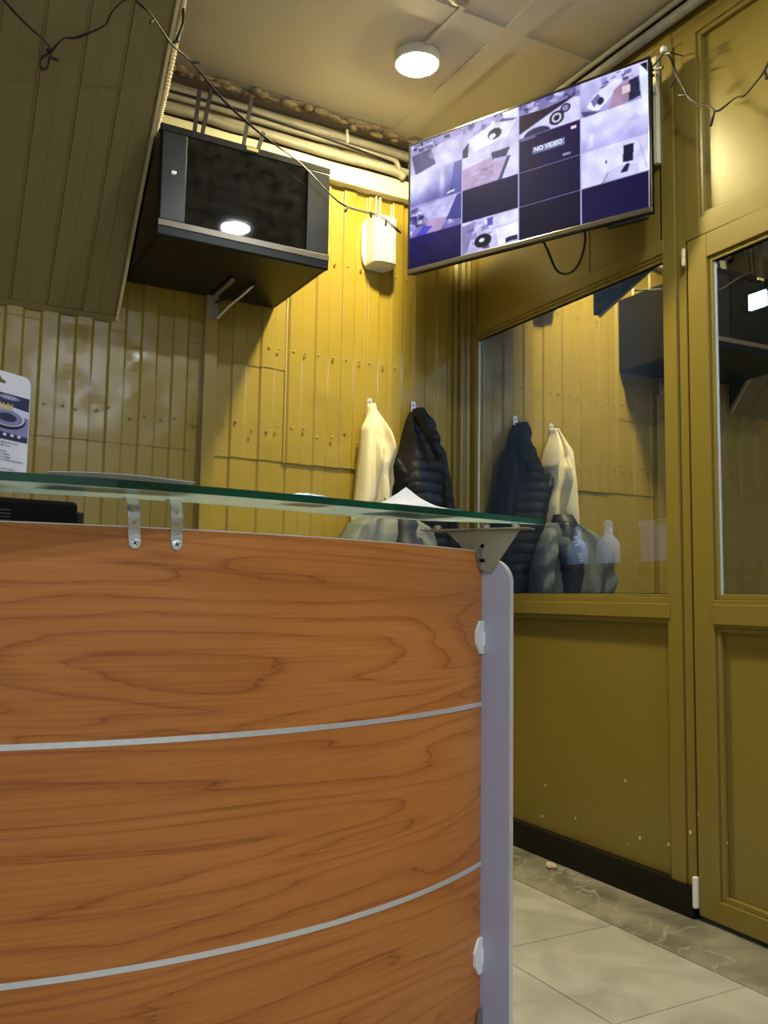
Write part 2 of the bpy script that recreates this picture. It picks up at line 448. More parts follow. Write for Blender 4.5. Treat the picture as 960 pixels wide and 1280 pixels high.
# ---- back wall
wb = empty('wall_back', (0, YB, 0), kind='structure')
b = bmesh.new(); box(b, XL-.2, 4.4, YB+.012, YB+.12, -.1, ZC+.02); obj('backing', local(b, wb), M['backing'], wb)
def wall_fn(off): return lambda u, v, d: Vector((u, YB-off-d, v))
dl_up = [(0.528, 1.86, .040, -.004), (0.735, 1.80, .036, -.004), (0.52, 1.70, .05, .004), (0.60, 1.62, .035, .003), (1.46, 1.72, .05, .003), (1.58, 1.62, .06, .003), (1.52, 1.78, .05, -.003)]
dl_up += [(1.05+random.random()*1.05, 1.52+random.random()*.5, .03+.03*random.random(), random.uniform(-.002, .003)) for k in range(14)]
dl_up += [(0.45+random.random()*.6, 1.52+random.random()*.3, .03+.02*random.random(), random.uniform(-.002, .003)) for k in range(9)]
def sheet(u0, u1, v0, v1, off, dents=(), rows=14, ph=0.294, nm='sheet'):
    b = bmesh.new(); corrugated(b, u0, u1, v0, v1, wall_fn(off), phase=ph, rows=rows, dents=dents)
    return obj(nm, local(b, wb), M['sheet'], wb, smooth='narrow')
sheet(XL, 0.985, 0.0, 1.500, 0.0, rows=10)
sheet(0.985, XR-.03, 0.0, 1.492, 0.0, rows=10)
sheet(XL, 0.985, 1.492, 1.915, 0.004, dl_up, rows=22)
sheet(XL, 0.985, 1.905, 2.72, 0.007, rows=10)
sheet(0.985, 1.338, 1.480, 1.858, 0.004, dl_up, rows=22)
sheet(0.985, 1.338, 1.850, 2.72, 0.0065, rows=10)
sheet(1.332, XR-.03, 1.476, 2.72, 0.0085, dl_up, rows=50)
# screw heads on the sheets, a few pixels each
b = bmesh.new()
for k in range(26):
    x = 0.40+0.0585*(k+.5)+random.uniform(-.012, .012)
    for z in (1.605+random.uniform(-.02, .02), 1.93 if k > 11 else 0, 2.33 if k > 16 else 0):
        if z: lathe(b, [(.0055, 0), (.0055, -.003), (.003, -.005)], (x, YB-.017, z), 8, 'y')
obj('screw_heads', local(b, wb), M['screwhead'], wb, kind='stuff')
b = bmesh.new(); box(b, 0.988, 1.040, YB-.045, YB-.012, 0.0, 2.10, .003)
obj('vertical_trunking', local(b, wb), M['sheet'], wb)
# plain upper strip of the wall behind the pipes
b = bmesh.new(); box(b, XL, XR, YB-.004, YB+.01, 2.70, ZC); obj('upper_band', local(b, wb), M['foam'], wb)

# cream trunking along the top of the sheets
b = bmesh.new(); box(b, 0.70, XR, YB-.055, YB-.003, 2.672, 2.752, .004)
obj('trim_1', b, M['trimcream'], kind='structure')
# corner flashing with folded ridges
tc_ = empty('trim_2', (XR-.03, YB-.03, 0), kind='structure')
b = bmesh.new()
prof = [(2.130, 3.225), (2.142, 3.215), (2.154, 3.226), (2.160, 3.212), (2.172, 3.204), (2.168, 3.196), (2.180, 3.192), (2.172, 3.184), (2.184, 3.176), (2.2, 3.176), (2.2, 3.26), (2.130, 3.26)]
prism(b, prof, lambda u, v, w: Vector((u, v, w)), 2.74)
obj('corner_flashing', local(b, tc_), M['paint'], tc_)

# ---- sloping clad underside of a staircase, upper left
so = empty('ceiling_slope', (0.668, YB, 1.945), kind='structure')
ST, EN = Vector((0, YB-.012, 1.945)), Vector((0, 2.419, 2.93))
sd = (EN-ST); slen = sd.length; sd.normalize(); sn = Vector((0, -sd.z, sd.y))   # sn points to the room, down and forward
if sn.z > 0: sn = -sn
b = bmesh.new()
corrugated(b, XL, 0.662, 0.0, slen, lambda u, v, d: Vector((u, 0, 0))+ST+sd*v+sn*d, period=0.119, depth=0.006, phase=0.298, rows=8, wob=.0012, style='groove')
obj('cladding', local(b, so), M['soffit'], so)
b = bmesh.new()
prism(b, [(YB-.011, 1.953), (2.423, 2.929), (YB-.011, 2.929)], lambda u, v, w: Vector((XL+w, u, v)), 0.664-XL)
obj('stair_side', local(b, so), M['backing'], so)
b = bmesh.new()
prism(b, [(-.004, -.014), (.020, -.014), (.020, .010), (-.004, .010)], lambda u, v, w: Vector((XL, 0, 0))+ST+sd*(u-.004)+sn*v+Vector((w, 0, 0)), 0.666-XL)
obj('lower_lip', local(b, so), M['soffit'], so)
b = bmesh.new()
prism(b, [(.658, -.004), (.668, -.004), (.668, .014), (.658, .014)], lambda u, v, w: Vector((u, 0, 0))+ST+sd*w+sn*v, slen-.005)
obj('edge_bead', local(b, so), M['soffit_pale'], so)

# ---- right wall: the painted steel partition
wr = empty('wall_right', (XR, 2.0, 0), kind='structure')
def rbox(nm, x0, x1, y0, y1, z0, z1, m=None, bev=0.002, par=None):
    b = bmesh.new(); box(b, x0, x1, y0, y1, z0, z1, bev); return obj(nm, local(b, par or wr), m or M['paint'], par or wr)
D = .05
rbox('post', XR-.004, XR+D, 1.997, 2.052, 0.09, 2.86)
rbox('post', XR+.004, XR+D, 1.960, 1.994, 0.09, 2.86)
rbox('stile', XR, XR+D, 3.135, 3.172, 0.09, 2.80)
rbox('rail', XR, XR+D, 2.053, 3.134, 2.092, 2.156)
rbox('rail_moulding', XR-.006, XR, 2.045, 3.134, 2.104, 2.150)
rbox('rail', XR, XR+D, 2.053, 3.134, 0.880, 0.966)
rbox('rail_moulding', XR-.008, XR, 2.040, 3.134, 0.897, 0.944)
rbox('rail', XR, XR+D, 0.90, 3.172, 2.80, 2.93)
rbox('header_band', XR-.002, XR, 0.90, 3.172, 2.835, 2.875)  # thin raised strip across the header in the frame paint
rbox('lower_panel', XR+.022, XR+.034, 2.052, 3.135, 0.05, 0.882)
rbox('upper_panel', XR+.010, XR+.022, 2.074, 2.415, 2.154, 2.802)
rbox('upper_panel', XR+.010, XR+.022, 2.418, 3.135, 2.154, 2.802)
rbox('slot_shade', XR+.030, XR+.04, 2.04, 2.10, 2.154, 2.802, M['blackmatte'], 0)  # black strip standing in for shade in the gap beside the post
rbox('cable_trunking', XR-.018, XR+.004, 2.054, 2.074, 2.42, 2.80, M['trimcream'])
# transom over the door
rbox('transom_stile', XR, XR+D, 1.900, 1.957, 2.112, 2.80)
rbox('transom_stile', XR, XR+D, 0.92, 0.98, 2.112, 2.80)
rbox('transom_rail', XR, XR+D, 0.98, 1.900, 2.112, 2.172)
rbox('transom_panel', XR+.022, XR+.034, 0.96, 1.92, 2.15, 2.82)
rbox('transom_bead', XR+.006, XR+.022, 1.884, 1.900, 2.172, 2.80)
rbox('transom_bead', XR+.006, XR+.022, 0.98, 1.884, 2.172, 2.188)
rbox('transom_bead', XR+.006, XR+.022, 0.98, 1.884, 2.784, 2.80)
rbox('post', XR, XR+D, 0.86, 0.92, 0.0, 2.93)
rbox('near_panel', XR+.01, XR+D, YN, 0.86, 0.0, ZC)
rbox('jamb_rebate', XR+.030, XR+D, 1.90, 1.962, 0.0, 2.13)

# black plinth
b = bmesh.new(); box(b, XR-.016, XR+.03, 1.958, 3.19, 0.0, 0.094, .003)
obj('baseboard_right', b, M['skirt'], kind='structure')

# window
wi = empty('window_1', (XR, 2.6, 0.966), kind='structure')
rbox('bead', XR+.004, XR+.022, 2.052, 3.135, 0.966, 0.974, par=wi)
rbox('bead', XR+.004, XR+.022, 2.052, 3.135, 2.080, 2.092, par=wi)
rbox('bead', XR+.004, XR+.022, 2.052, 2.058, 0.974, 2.080, par=wi)
rbox('bead', XR+.004, XR+.022, 3.128, 3.135, 0.974, 2.080, par=wi)
def pane(y0, y1, z0, z1, x, par):
    b = bmesh.new(); box(b, x, x+.006, y0, y1, z0, z1)
    for f in b.faces: f.material_index = 0 if f.calc_center_median().x < x+.001 else 1
    return obj('glass_pane', local(b, par), [M['glaze'], M['clear']], par)
pane(2.053, 3.133, 0.968, 2.090, XR+.014, wi)
rbox('seal', XR+.011, XR+.014, 2.058, 3.128, 2.076, 2.080, M['blackmatte'], 0, wi)
rbox('seal', XR+.011, XR+.014, 2.058, 3.128, 0.974, 0.977, M['blackmatte'], 0, wi)
rbox('seal', XR+.011, XR+.014, 3.124, 3.128, 0.977, 2.076, M['silveredge'], 0, wi)

# door, opened a crack
do = empty('door_1', (XR-.006, 1.944, 0.0), R(-91.8), kind='structure')
def dbox(nm, x0, x1, y0, y1, z0, z1, m=None, bev=0.002, par=None):
    b = bmesh.new(); box(b, x0, x1, y0, y1, z0, z1, bev); return obj(nm, b, m or M['paint'], par or do)
DW = 0.93
dbox('stile', 0, .078, 0, .05, .016, 2.106)
dbox('stile', DW-.078, DW, 0, .05, .016, 2.106)
dbox('rail', .078, DW-.078, 0, .05, 2.030, 2.106)
dbox('rail', .078, DW-.078, 0, .05, .876, .958)
dbox('rail_moulding', .078, DW-.078, -.006, 0, .884, .944)
dbox('rail', .078, DW-.078, 0, .05, .016, .078)
dbox('bead', .078, .094, .008, .024, .958, 2.030)
dbox('bead', .094, DW-.078, .008, .024, .958, .974)
dbox('bead', .094, DW-.078, .008, .024, 2.014, 2.030)
dbox('bead', .078, .094, .008, .024, .078, .876)
dbox('bead', .094, DW-.078, .008, .024, .078, .094)
dbox('bead', .094, DW-.078, .008, .024, .862, .876)
dbox('lower_panel', .090, DW-.07, .026, .036, .07, .88)
b = bmesh.new(); box(b, .09, DW-.07, .018, .024, .966, 2.02)
for f in b.faces: f.material_index = 0 if f.calc_center_median().y < .0185 else 1
obj('glass_pane', b, [M['glaze'], M['clear']], do)
dbox('seal', .094, .098, .014, .018, .974, 2.014, M['silveredge'], 0)
dbox('seal', .094, DW-.078, .014, .018, 2.010, 2.014, M['blackmatte'], 0)
b = bmesh.new()
lathe(b, [(.004, 0), (.007, .004), (.007, .026), (.006, .027), (.006, .029), (.007, .03), (.007, .056), (.004, .06)], (-.010, -.006, 2.026), 14)
obj('hinge', b, M['soffit_pale'], do)
b = bmesh.new(); box(b, -.016, -.002, -.012, .006, .034, .126, .004); obj('hinge_cover', b, M['white'], do)['label'] = 'white plastic cover over the lower hinge'

# the other walls of the room (behind the camera and to its left) and of the space behind the partition
b = bmesh.new(); box(b, XL-.12, XL, YN, YB, 0, ZC); obj('wall_left', b, M['whitewall'], kind='structure')
b = bmesh.new(); box(b, XL-.12, 4.4, YN-.12, YN, 0, ZC); obj('wall_near', b, M['whitewall'], kind='structure')
b = bmesh.new(); box(b, 4.3, 4.4, YN, YB, 0, ZC); obj('wall_far_right', b, M['whitewall'], kind='structure')

# ================================================================== RECEPTION DESK
CX, CY, RW = 0.411, 2.847, 1.429
A0, A1 = -141.0, -58.72
def arc(a, r=RW): return Vector((CX+r*math.cos(R(a)), CY+r*math.sin(R(a)), 0))
dk = empty('reception_desk', (0.41, 1.75, 0))
tag(dk, 'curved cherry wood reception desk with metal strips and green glass shelf', 'desk')
def curved(nm, z0, z1, r0, r1, m, n=72, a0=A0, a1=A1, uv=True, voff=0.0):
    # r0 = outer (room side), r1 = inner
    bm = bmesh.new(); ul = bm.loops.layers.uv.new('UVMap')
    rows = []
    for i in range(n+1):
        a = a0+(a1-a0)*i/n
        rows.append([bm.verts.new(arc(a, r)+Vector((0, 0, z))) for r, z in ((r0, z0), (r0, z1), (r1, z1), (r1, z0))])
    for i in range(n):
        for k in range(4):
            bm.faces.new((rows[i][k], rows[i+1][k], rows[i+1][(k+1) % 4], rows[i][(k+1) % 4]))
    bm.faces.new(rows[0][::-1]); bm.faces.new(rows[-1])
    for f in bm.faces:
        for l in f.loops:
            p = l.vert.co; s = math.atan2(p.y-CY, p.x-CX)*RW
            l[ul].uv = (s, p.z+voff)
    return obj(nm, local(bm, dk), m, dk, smooth=False)
for z0, z1, vo in ((0.042, 0.3755, 3.3), (0.3845, 0.7155, 1.7), (0.7245, 1.0545, 0.0)):
    p = curved('front_panel', z0, z1, RW, RW-.018, M['wood'], voff=vo)
for z0, z1 in ((0.3755, 0.3845), (0.7155, 0.7245)):
    curved('metal_strip', z0, z1, RW+.0015, RW-.016, M['alu'])
curved('top_edge_band', 1.0545, 1.0565, RW, RW-.018, M['silveredge'])
# end panel: a flat upright set radially at the end of the curve
E0 = arc(A1); RD = Vector((math.cos(R(A1)), math.sin(R(A1)), 0)); TD = Vector((-RD.y, RD.x, 0))
def radial(u, v, w): return E0+RD*u+TD*(w+.001)+Vector((0, 0, v))
OUT, TOPZ, CR = 0.066, 1.040, 0.052
poly = [(-.42, 0.0), (OUT, 0.0)]+[(OUT-CR+CR*math.cos(t), TOPZ-CR+CR*math.sin(t)) for t in [PI/2*k/10 for k in range(11)]]+[(-.42, TOPZ)]
b = bmesh.new(); fs = prism(b, poly, radial, .022)
for f in fs[2:]: f.material_index = 1
obj('end_panel', local(b, dk), [M['silver'], M['silveredge']], dk)
# white clips that hold the veneer to the end panel
for zc in (0.866, 0.192):
    b = bmesh.new()
    cp = [(-.001, -.034), (.009, -.034), (.009, .034), (-.001, .034), (-.017, .014), (-.017, -.014)]
    # the clip lies on the front of the wood, wrapping round its end
    def clipfn(u, v, w): 
        return E0+TD*(u-.008)+RD*(w+.0005)+Vector((0, 0, zc+v))
    prism(b, [(-.030, -.013), (-.010, -.036), (.008, -.036), (.008, .036), (-.010, .036), (-.030, .013)], clipfn, .006)
    o = obj('clip', local(b, dk), M['clip'], dk)
    b = bmesh.new(); prism(b, [(.0015, -.018), (.009, -.018), (.009, .012), (.0015, .012)], lambda u, v, w: E0+RD*u+TD*(-.004+w*1)+Vector((0, 0, zc+v)), .004)
    obj('clip_tab', local(b, dk), M['clip'], dk)
# upper gusset that carries the glass, and its small tab on the wood
b = bmesh.new()
gp = [(-.088, 1.103), (.090, 1.103), (.090, 1.099), (.024, 1.008), (.006, 1.012), (-.020, 1.044)]
prism(b, gp, lambda u, v, w: E0+RD*u+TD*(-.006+w)+Vector((0, 0, v)), .003)
br = obj('shelf_gusset', local(b, dk), M['galv'], dk)
b = bmesh.new(); prism(b, [(-.135, 1.103), (.118, 1.103), (.118, 1.106), (-.135, 1.106)], lambda u, v, w: E0+RD*u+TD*(-.028+w)+Vector((0, 0, v)), .045)
obj('gusset_flange', local(b, dk), M['galv'], dk)
b = bmesh.new(); prism(b, [(-.006, 1.066), (.026, 1.066), (.026, 1.006), (.018, 1.006), (-.006, 1.044)], lambda u, v, w: E0+TD*(u-.030)+RD*(.0008+w)+Vector((0, 0, v)), .002)
obj('gusset_tab', local(b, dk), M['chrome'], dk)
for u, z in ((.004, 1.068), (.006, 1.035)):
    b = bmesh.new(); lathe(b, [(.0045, 0), (.0045, .001)], (0, 0, 0), 12, 'y')
    bmesh.ops.rotate(b, verts=b.verts[:], cent=(0, 0, 0), matrix=Matrix.Rotation(math.atan2(TD.y, TD.x)-PI/2, 3, 'Z'))
    bmesh.ops.translate(b, verts=b.verts[:], vec=E0+RD*u+TD*(-.0075)+Vector((0, 0, z)))
    obj('gusset_hole', local(b, dk), M['blackmatte'], dk)
# foot bracket
b = bmesh.new(); prism(b, [(-.055, 0.0), (.022, 0.0), (-.001, 0.086), (-.010, 0.086)], lambda u, v, w: E0+TD*(u-.004)+RD*(.004+w)+Vector((0, 0, v)), .003)
obj('foot_bracket', local(b, dk), M['chrome'], dk)
b = bmesh.new(); lathe(b, [(.007, 0), (.007, .0015)], (0, 0, 0), 12, 'y')
bmesh.ops.rotate(b, verts=b.verts[:], cent=(0, 0, 0), matrix=Matrix.Rotation(math.atan2(RD.y, RD.x)-PI/2, 3, 'Z'))
bmesh.ops.translate(b, verts=b.verts[:], vec=E0+TD*(-.020)+RD*.0075+Vector((0, 0, .040)))
obj('foot_bolt', local(b, dk), M['blackmatte'], dk)

# glass shelf (tilts up very slightly to the right)
def gz(x): return 1.0985+.0158*x
front = [(-.75, 1.46), (-.45, 1.365), (-.20, 1.315), (.05, 1.298), (.20, 1.299), (.35, 1.318), (.50, 1.346), (.642, 1.380), (.79, 1.420), (.912, 1.452), (1.107, 1.510), (1.281, 1.566)]
back = [(1.002, 1.602), (.86, 1.590), (.733, 1.560), (.60, 1.512), (.50, 1.485), (.40, 1.466), (.301, 1.455), (.14, 1.458), (0, 1.462), (-.20, 1.478), (-.45, 1.53), (-.70, 1.62)]
def cat(P, n=5):
    out = []
    for i in range(len(P)-1):
        p0, p1, p2, p3 = [Vector(q) for q in (P[max(i-1, 0)], P[i], P[i+1], P[min(i+2, len(P)-1)])]
        for k in range(n):
            t = k/n; out.append(tuple(0.5*((2*p1)+(p2-p0)*t+(2*p0-5*p1+4*p2-p3)*t*t+(3*p1-p0-3*p2+p3)*t**3)))
    out.append(P[-1]); return out
gpoly = cat(front)+cat(back)
b = bmesh.new()
fs = prism(b, gpoly, lambda u, v, w: Vector((u, v, gz(u)+w)), .0125)
for f in fs[2:]: f.material_index = 1
obj('glass_shelf', local(b, dk), [M['shelf'], M['shelfedge']], dk)
GT = .0125
# clear pads between flange and glass
for u in (-.105, .015, .085):
    p = E0+RD*u+TD*(-.012)
    b = bmesh.new(); lathe(b, [(.009, 1.106), (.009, gz(p.x)-.0003)], (p.x, p.y, 0), 12); obj('shelf_pad', local(b, dk), M['chrome'], dk)
# two bent steel straps between wood and glass
for ax, lean in ((0.334, -.006), (0.401, -.004)):
    a = math.degrees(math.atan2(-math.sqrt(RW**2-(ax-CX)**2), ax-CX))
    p0 = arc(a, RW+.0008); rd = Vector((math.cos(R(a)), math.sin(R(a)), 0)); td = Vector((-rd.y, rd.x, 0))
    st = empty('shelf_strap'); st.parent = dk
    zt = gz(ax)-.0004
    path = [(0.0, 1.030), (0.0, 1.050), (.004, 1.060), (.006, 1.075), (.004, 1.090), (.0, zt-.004), (-.004, zt-.0015), (-.03, zt-.0012)]
    hw = .0095; bm = bmesh.new(); rows = []
    cp = cat(path, 4)
    for i, (o_, z) in enumerate(cp):
        sh = lean*(z-1.04)/.06
        wdt = hw
        rows.append([bm.verts.new(p0+rd*(o_+t_)+td*(sgn*wdt+sh)+Vector((0, 0, z+(.0015 if (i > len(cp)-5 and t_ > 0) else 0)))) for sgn, t_ in ((-1, 0), (1, 0), (1, .0018), (-1, .0018))])
    for A_, B_ in zip(rows, rows[1:]):
        for k in range(4): bm.faces.new((A_[k], A_[(k+1) % 4], B_[(k+1) % 4], B_[k]))
    bm.faces.new(rows[0][::-1]); bm.faces.new(rows[-1])
    # round lower end
    prism(bm, [(hw*math.cos(t), -hw*math.sin(t)) for t in [PI*k/10 for k in range(11)]], lambda u, v, w: p0+rd*w+td*(u-lean/6)+Vector((0, 0, 1.030+v)), .0018)
    obj('strap_plate', local(bm, dk), M['chrome'], st)
    rotm = Matrix.Rotation(math.atan2(rd.y, rd.x)-PI/2, 4, 'Z')
    b = bmesh.new(); lathe(b, [(.0078, 0), (.0078, .0012), (.0045, .0026)], (0, 0, 0), 16, 'y')
    bmesh.ops.transform(b, matrix=Matrix.Translation(p0+rd*.0018+td*(-lean/6)+Vector((0, 0, 1.030)))@rotm, verts=b.verts[:])
    obj('screw', local(b, dk), M['alu'], st)
    b = bmesh.new()
    for rz in (0.5, 0.5+PI/2):
        vs = box(b, -.0042, .0042, .0026, .0029, -.0009, .0009)
        bmesh.ops.rotate(b, verts=vs, cent=(0, 0, 0), matrix=Matrix.Rotation(rz, 3, 'Y'))
    bmesh.ops.transform(b, matrix=Matrix.Translation(p0+rd*.0018+td*(-lean/6)+Vector((0, 0, 1.030)))@rotm, verts=b.verts[:])
    obj('screw_cross', local(b, dk), M['blackmatte'], st)
    for z, oo in ((1.062, .0062), (1.082, .0070)):
        b = bmesh.new(); lathe(b, [(.0036, 0), (.0036, .0006)], (0, 0, 0), 12, 'y')
        bmesh.ops.transform(b, matrix=Matrix.Translation(p0+rd*oo+td*(lean*(z-1.04)/.06)+Vector((0, 0, z)))@rotm, verts=b.verts[:])
        obj('hole', local(b, dk), M['screwhead'], st)
# inner worktop and its legs, hidden behind the front
curved('worktop', 0.715, 0.74, RW-.02, RW-.62, M['worktop'], 40, -140, -60, voff=0)
for a in (-138, -100, -64):
    b = bmesh.new(); q0, q1 = arc(a, RW-.10), arc(a, RW-.58)
    tube(b, [q1, q1+Vector((0, 0, .714))], .02, 10, 0); obj('worktop_leg', local(b, dk), M['alu'], dk)

# ---- things on the shelf
# hang-card package
cd = empty('hang_card_package', (0.164, 1.378, gz(.17)+GT+.0004))
tag(cd, 'white hang card package with dark printed picture standing on glass shelf', 'package')
cdir = Vector((.800, .600, 0)); cn = Vector((.600, -.800, 0))
CW, CH, CRR = .115, .149, .012
o0 = cd.location+cdir*(-CW)
def cardfn(u, v, w): return o0+cdir*u+cn*w+Vector((0, 0, v))
hole = []
poly = [(0, 0), (CW, 0)]+[(CW-CRR+CRR*math.cos(t), CH-CRR+CRR*math.sin(t)) for t in [PI/2*k/6 for k in range(7)]]+[(CRR-CRR*math.sin(t), CH-CRR+CRR*math.cos(t)) for t in [PI/2*k/6 for k in range(7)]]
b = bmesh.new(); prism(b, poly, cardfn, -.0015); obj('card', local(b, cd), M['paper'], cd)
def flat(nm, poly, m, w=.0004, h=.0002):
    b = bmesh.new(); prism(b, poly, lambda u, v, q: cardfn(u, v, w+q), h); return obj(nm, local(b, cd), m, cd)
def ell(cx, cy, rx, ry, n=28, t0=0, t1=2*PI): return [(cx+rx*math.cos(t0+(t1-t0)*k/n), cy+ry*math.sin(t0+(t1-t0)*k/n)) for k in range(n)]
mk = lambda n, c, r=.35: mat(n, c, r)
M['c_navy'] = mk('print_navy', srgb(40, 45, 80)); M['c_mid'] = mk('print_mid', srgb(120, 120, 165)); M['c_pale'] = mk('print_pale', srgb(190, 190, 215))
M['c_dark'] = mk('print_dark', srgb(22, 24, 45)); M['c_gold'] = mk('print_gold', srgb(190, 165, 70)); M['c_ink'] = mk('print_ink', srgb(70, 70, 90)); M['c_hole'] = mk('hole_shadow', (0.12, .09, .03))
cu_ = CW/2
flat('printed_panel', [(.002, .052), (CW-.002, .052), (CW-.002, .118), (.002, .118)], M['c_navy'])
flat('print_band', [(.002, .066), (CW-.002, .060), (CW-.002, .092), (.002, .100)], M['c_mid'], .0006)
flat('print_sky', [(.002, .096), (CW-.002, .088), (CW-.002, .098), (.002, .106)], M['c_pale'], .0007)
flat('print_ring', ell(cu_+.016, .082, .034, .0150), M['c_dark'], .0009)
flat('print_ring', ell(cu_+.016, .0842, .032, .0130), M['c_pale'], .0011)
flat('print_ring', ell(cu_+.016, .0835, .028, .0110), M['c_mid'], .0013)
flat('print_ring', ell(cu_+.016, .0838, .017, .0062), M['c_navy'], .0015)
flat('pill', ell(cu_+.018, .1128, .020, .0034), M['c_mid'], .0006)
flat('hang_hole', [(cu_-.011, .132), (cu_+.011, .132), (cu_+.009, .136), (cu_+.003, .137), (cu_, .142), (cu_-.003, .137), (cu_-.009, .136)], M['c_hole'], .0004)
crot = Matrix(((cdir.x, 0, cn.x), (cdir.y, 0, cn.y), (0, 1, 0))).to_4x4()
def cardtext(s, u, v, size, m, w=.0016, align='CENTER', bold=0.0, nm='printing'):
    p = cardfn(u, v, w)-cd.location
    return text_mesh(nm, s, size, m, cd, Matrix.Translation(p)@crot, .00005, align, bold)
cardtext('FLUX', cu_+.010, .0985, .013, M['c_gold'], bold=.0004)
cardtext('ONLUX', cu_+.018, .1128, .0065, M['paper'], w=.0010)
for k, (s, sz) in enumerate((('the aroma gel diffuser for the car', .0042), ('lasts up to 60 days of use', .0042), ('', .004), ('place on a flat surface', .0042), ('keep away from children', .0042), ('do not expose to sunlight', .0042), ('contains fragrance; see the instructions', .0042), ('weight 100 g', .0042), ('', .003), ('made in accordance with the standard', .0034), ('best before: see pack', .0034))):
    if s: cardtext(s, .040, .0478-.0042*k, sz, M['c_ink'], w=.0008, align='LEFT')
b = bmesh.new(); uu = CW-.036
while uu < CW-.010:
    wd = random.choice((.0006, .001, .0015)); prism(b, [(uu, .001), (uu+wd, .001), (uu+wd, .0052), (uu, .0052)], lambda u, v, q: cardfn(u, v, .0004+q), .0002); uu += wd+.0008
obj('barcode', local(b, cd), M['c_ink'], cd)
for k in range(5):
    flat('icon', ell(.045+.013*k, .059, .0035, .0022, 10), M['c_pale'], .0008)

# papers
def sheet_paper(nm, cx, cy, wx, wy, rz, zf, n=14):
    bm = bmesh.new(); g_ = []
    c, s = math.cos(rz), math.sin(rz)
    for i in range(n+1):
        row = []
        for j in range(n+1):
            u, v = (i/n-.5)*wx, (j/n-.5)*wy
            x, y = cx+u*c-v*s, cy+u*s+v*c
            row.append(bm.verts.new(Vector((x, y, gz(x)+GT+zf(i/n, j/n)))))
        g_.append(row)
    for A_, B_ in zip(g_, g_[1:]):
        for j in range(n): bm.faces.new((A_[j], A_[j+1], B_[j+1], B_[j]))
    o = obj(nm, bm, M['paper'], smooth=False)
    md = o.modifiers.new('thickness', 'SOLIDIFY'); md.thickness = .0006; md.offset = 1
    return o
o = sheet_paper('paper_sheet', 0.292, 1.352, .215, .070, R(2), lambda i, j: .0008+(.0045+.0035*math.sin(i*3.6))*max(0, 1-1.4*j))
tag(o, 'flat white paper sheet lying on glass shelf above the two steel straps', 'paper')
def crumple(i, j):
    ridge = max(0, 1-abs(i-.50)/.50)
    return .0008+(.044*ridge**1.35)*max(0, 1-abs(j-.62)/.62)+.0025*abs(noise.noise(Vector((i*4, j*4, 2.2))))
o = sheet_paper('crumpled_paper', 0.893, 1.505, .185, .10, R(16), crumple, 16)
tag(o, 'crumpled white paper peaked like a tent near shelf end', 'paper')
b = bmesh.new()
bmesh.ops.create_grid(b, x_segments=14, y_segments=6, size=.5)
top = b.verts[:]
for v in top:
    e = max(0, 1-abs(v.co.x*2)**3)*max(0, 1-abs(v.co.y*2)**3)
    v.co = Vector((0.628+v.co.x*.085, 1.415+v.co.x*.012+v.co.y*.05, gz(.63)+GT+.0005+.008*e*(0.7+.4*noise.noise(v.co*7))))
o = obj('wrapped_sachet', b, M['bluepack'], smooth=True); md = o.modifiers.new('thickness', 'SOLIDIFY'); md.thickness = .0012; md.offset = 1
tag(o, 'small light blue foil sachet lying on middle of glass shelf', 'sachet')

# monitor behind the desk front
mo = empty('monitor', (0.11, 1.66, 0.74), R(6))
tag(mo, 'black monitor seen from behind between wood front and glass shelf', 'monitor')
def mobox(nm, x0, x1, y0, y1, z0, z1, m=M['blackmatte'], bev=.004, par=mo):
    b = bmesh.new(); box(b, x0, x1, y0, y1, z0, z1, bev); return obj(nm, b, m, par)
mobox('stand_base', -.11, .11, -.08, .10, 0.0, .012)
mobox('stand_neck', -.03, .03, -.012, .012, .012, .20)
mobox('back_shell', -.40, .175, -.030, .015, .085, .372, bev=.008)
mobox('screen', -.39, .165, .016, .018, .095, .362, M['bezel'], 0)
for k in range(6): mobox('vent_slot', -.30, .06, -.0315, -.030, .318+.006*k, .321+.006*k, M['darkgrey'], 0)
mobox('side_knob', .176, .188, -.020, .004, .305, .355, M['black'], .003)

# ================================================================== WALL-MOUNTED THINGS
# network rack
rk = empty('network_cabinet', (0.974, YB-.02, 2.09))
tag(rk, 'black wall mounted network cabinet with smoked glass door', 'cabinet')
x0, x1, yf, z0, z1 = 0.674, 1.275, 2.735, 2.092, 2.458
def kbox(nm, a, b_, c, d, e, f, m=M['black'], bev=.003, par=rk):
    b = bmesh.new(); box(b, a, b_, c, d, e, f, bev)
    mw = rk.location; bmesh.ops.translate(b, verts=b.verts[:], vec=-Vector(mw)); return obj(nm, b, m, par)
kbox('side_panel', x0, x0+.012, yf+.012, YB-.02, z0, z1)
kbox('side_panel', x1-.012, x1, yf+.012, YB-.02, z0, z1)
kbox('top_panel', x0+.012, x1-.012, yf+.012, YB-.02, z1-.012, z1)
kbox('bottom_panel', x0+.012, x1-.012, yf+.012, YB-.02, z0, z0+.012)
kbox('back_plate', x0+.012, x1-.012, YB-.03, YB-.02, z0+.012, z1-.012)
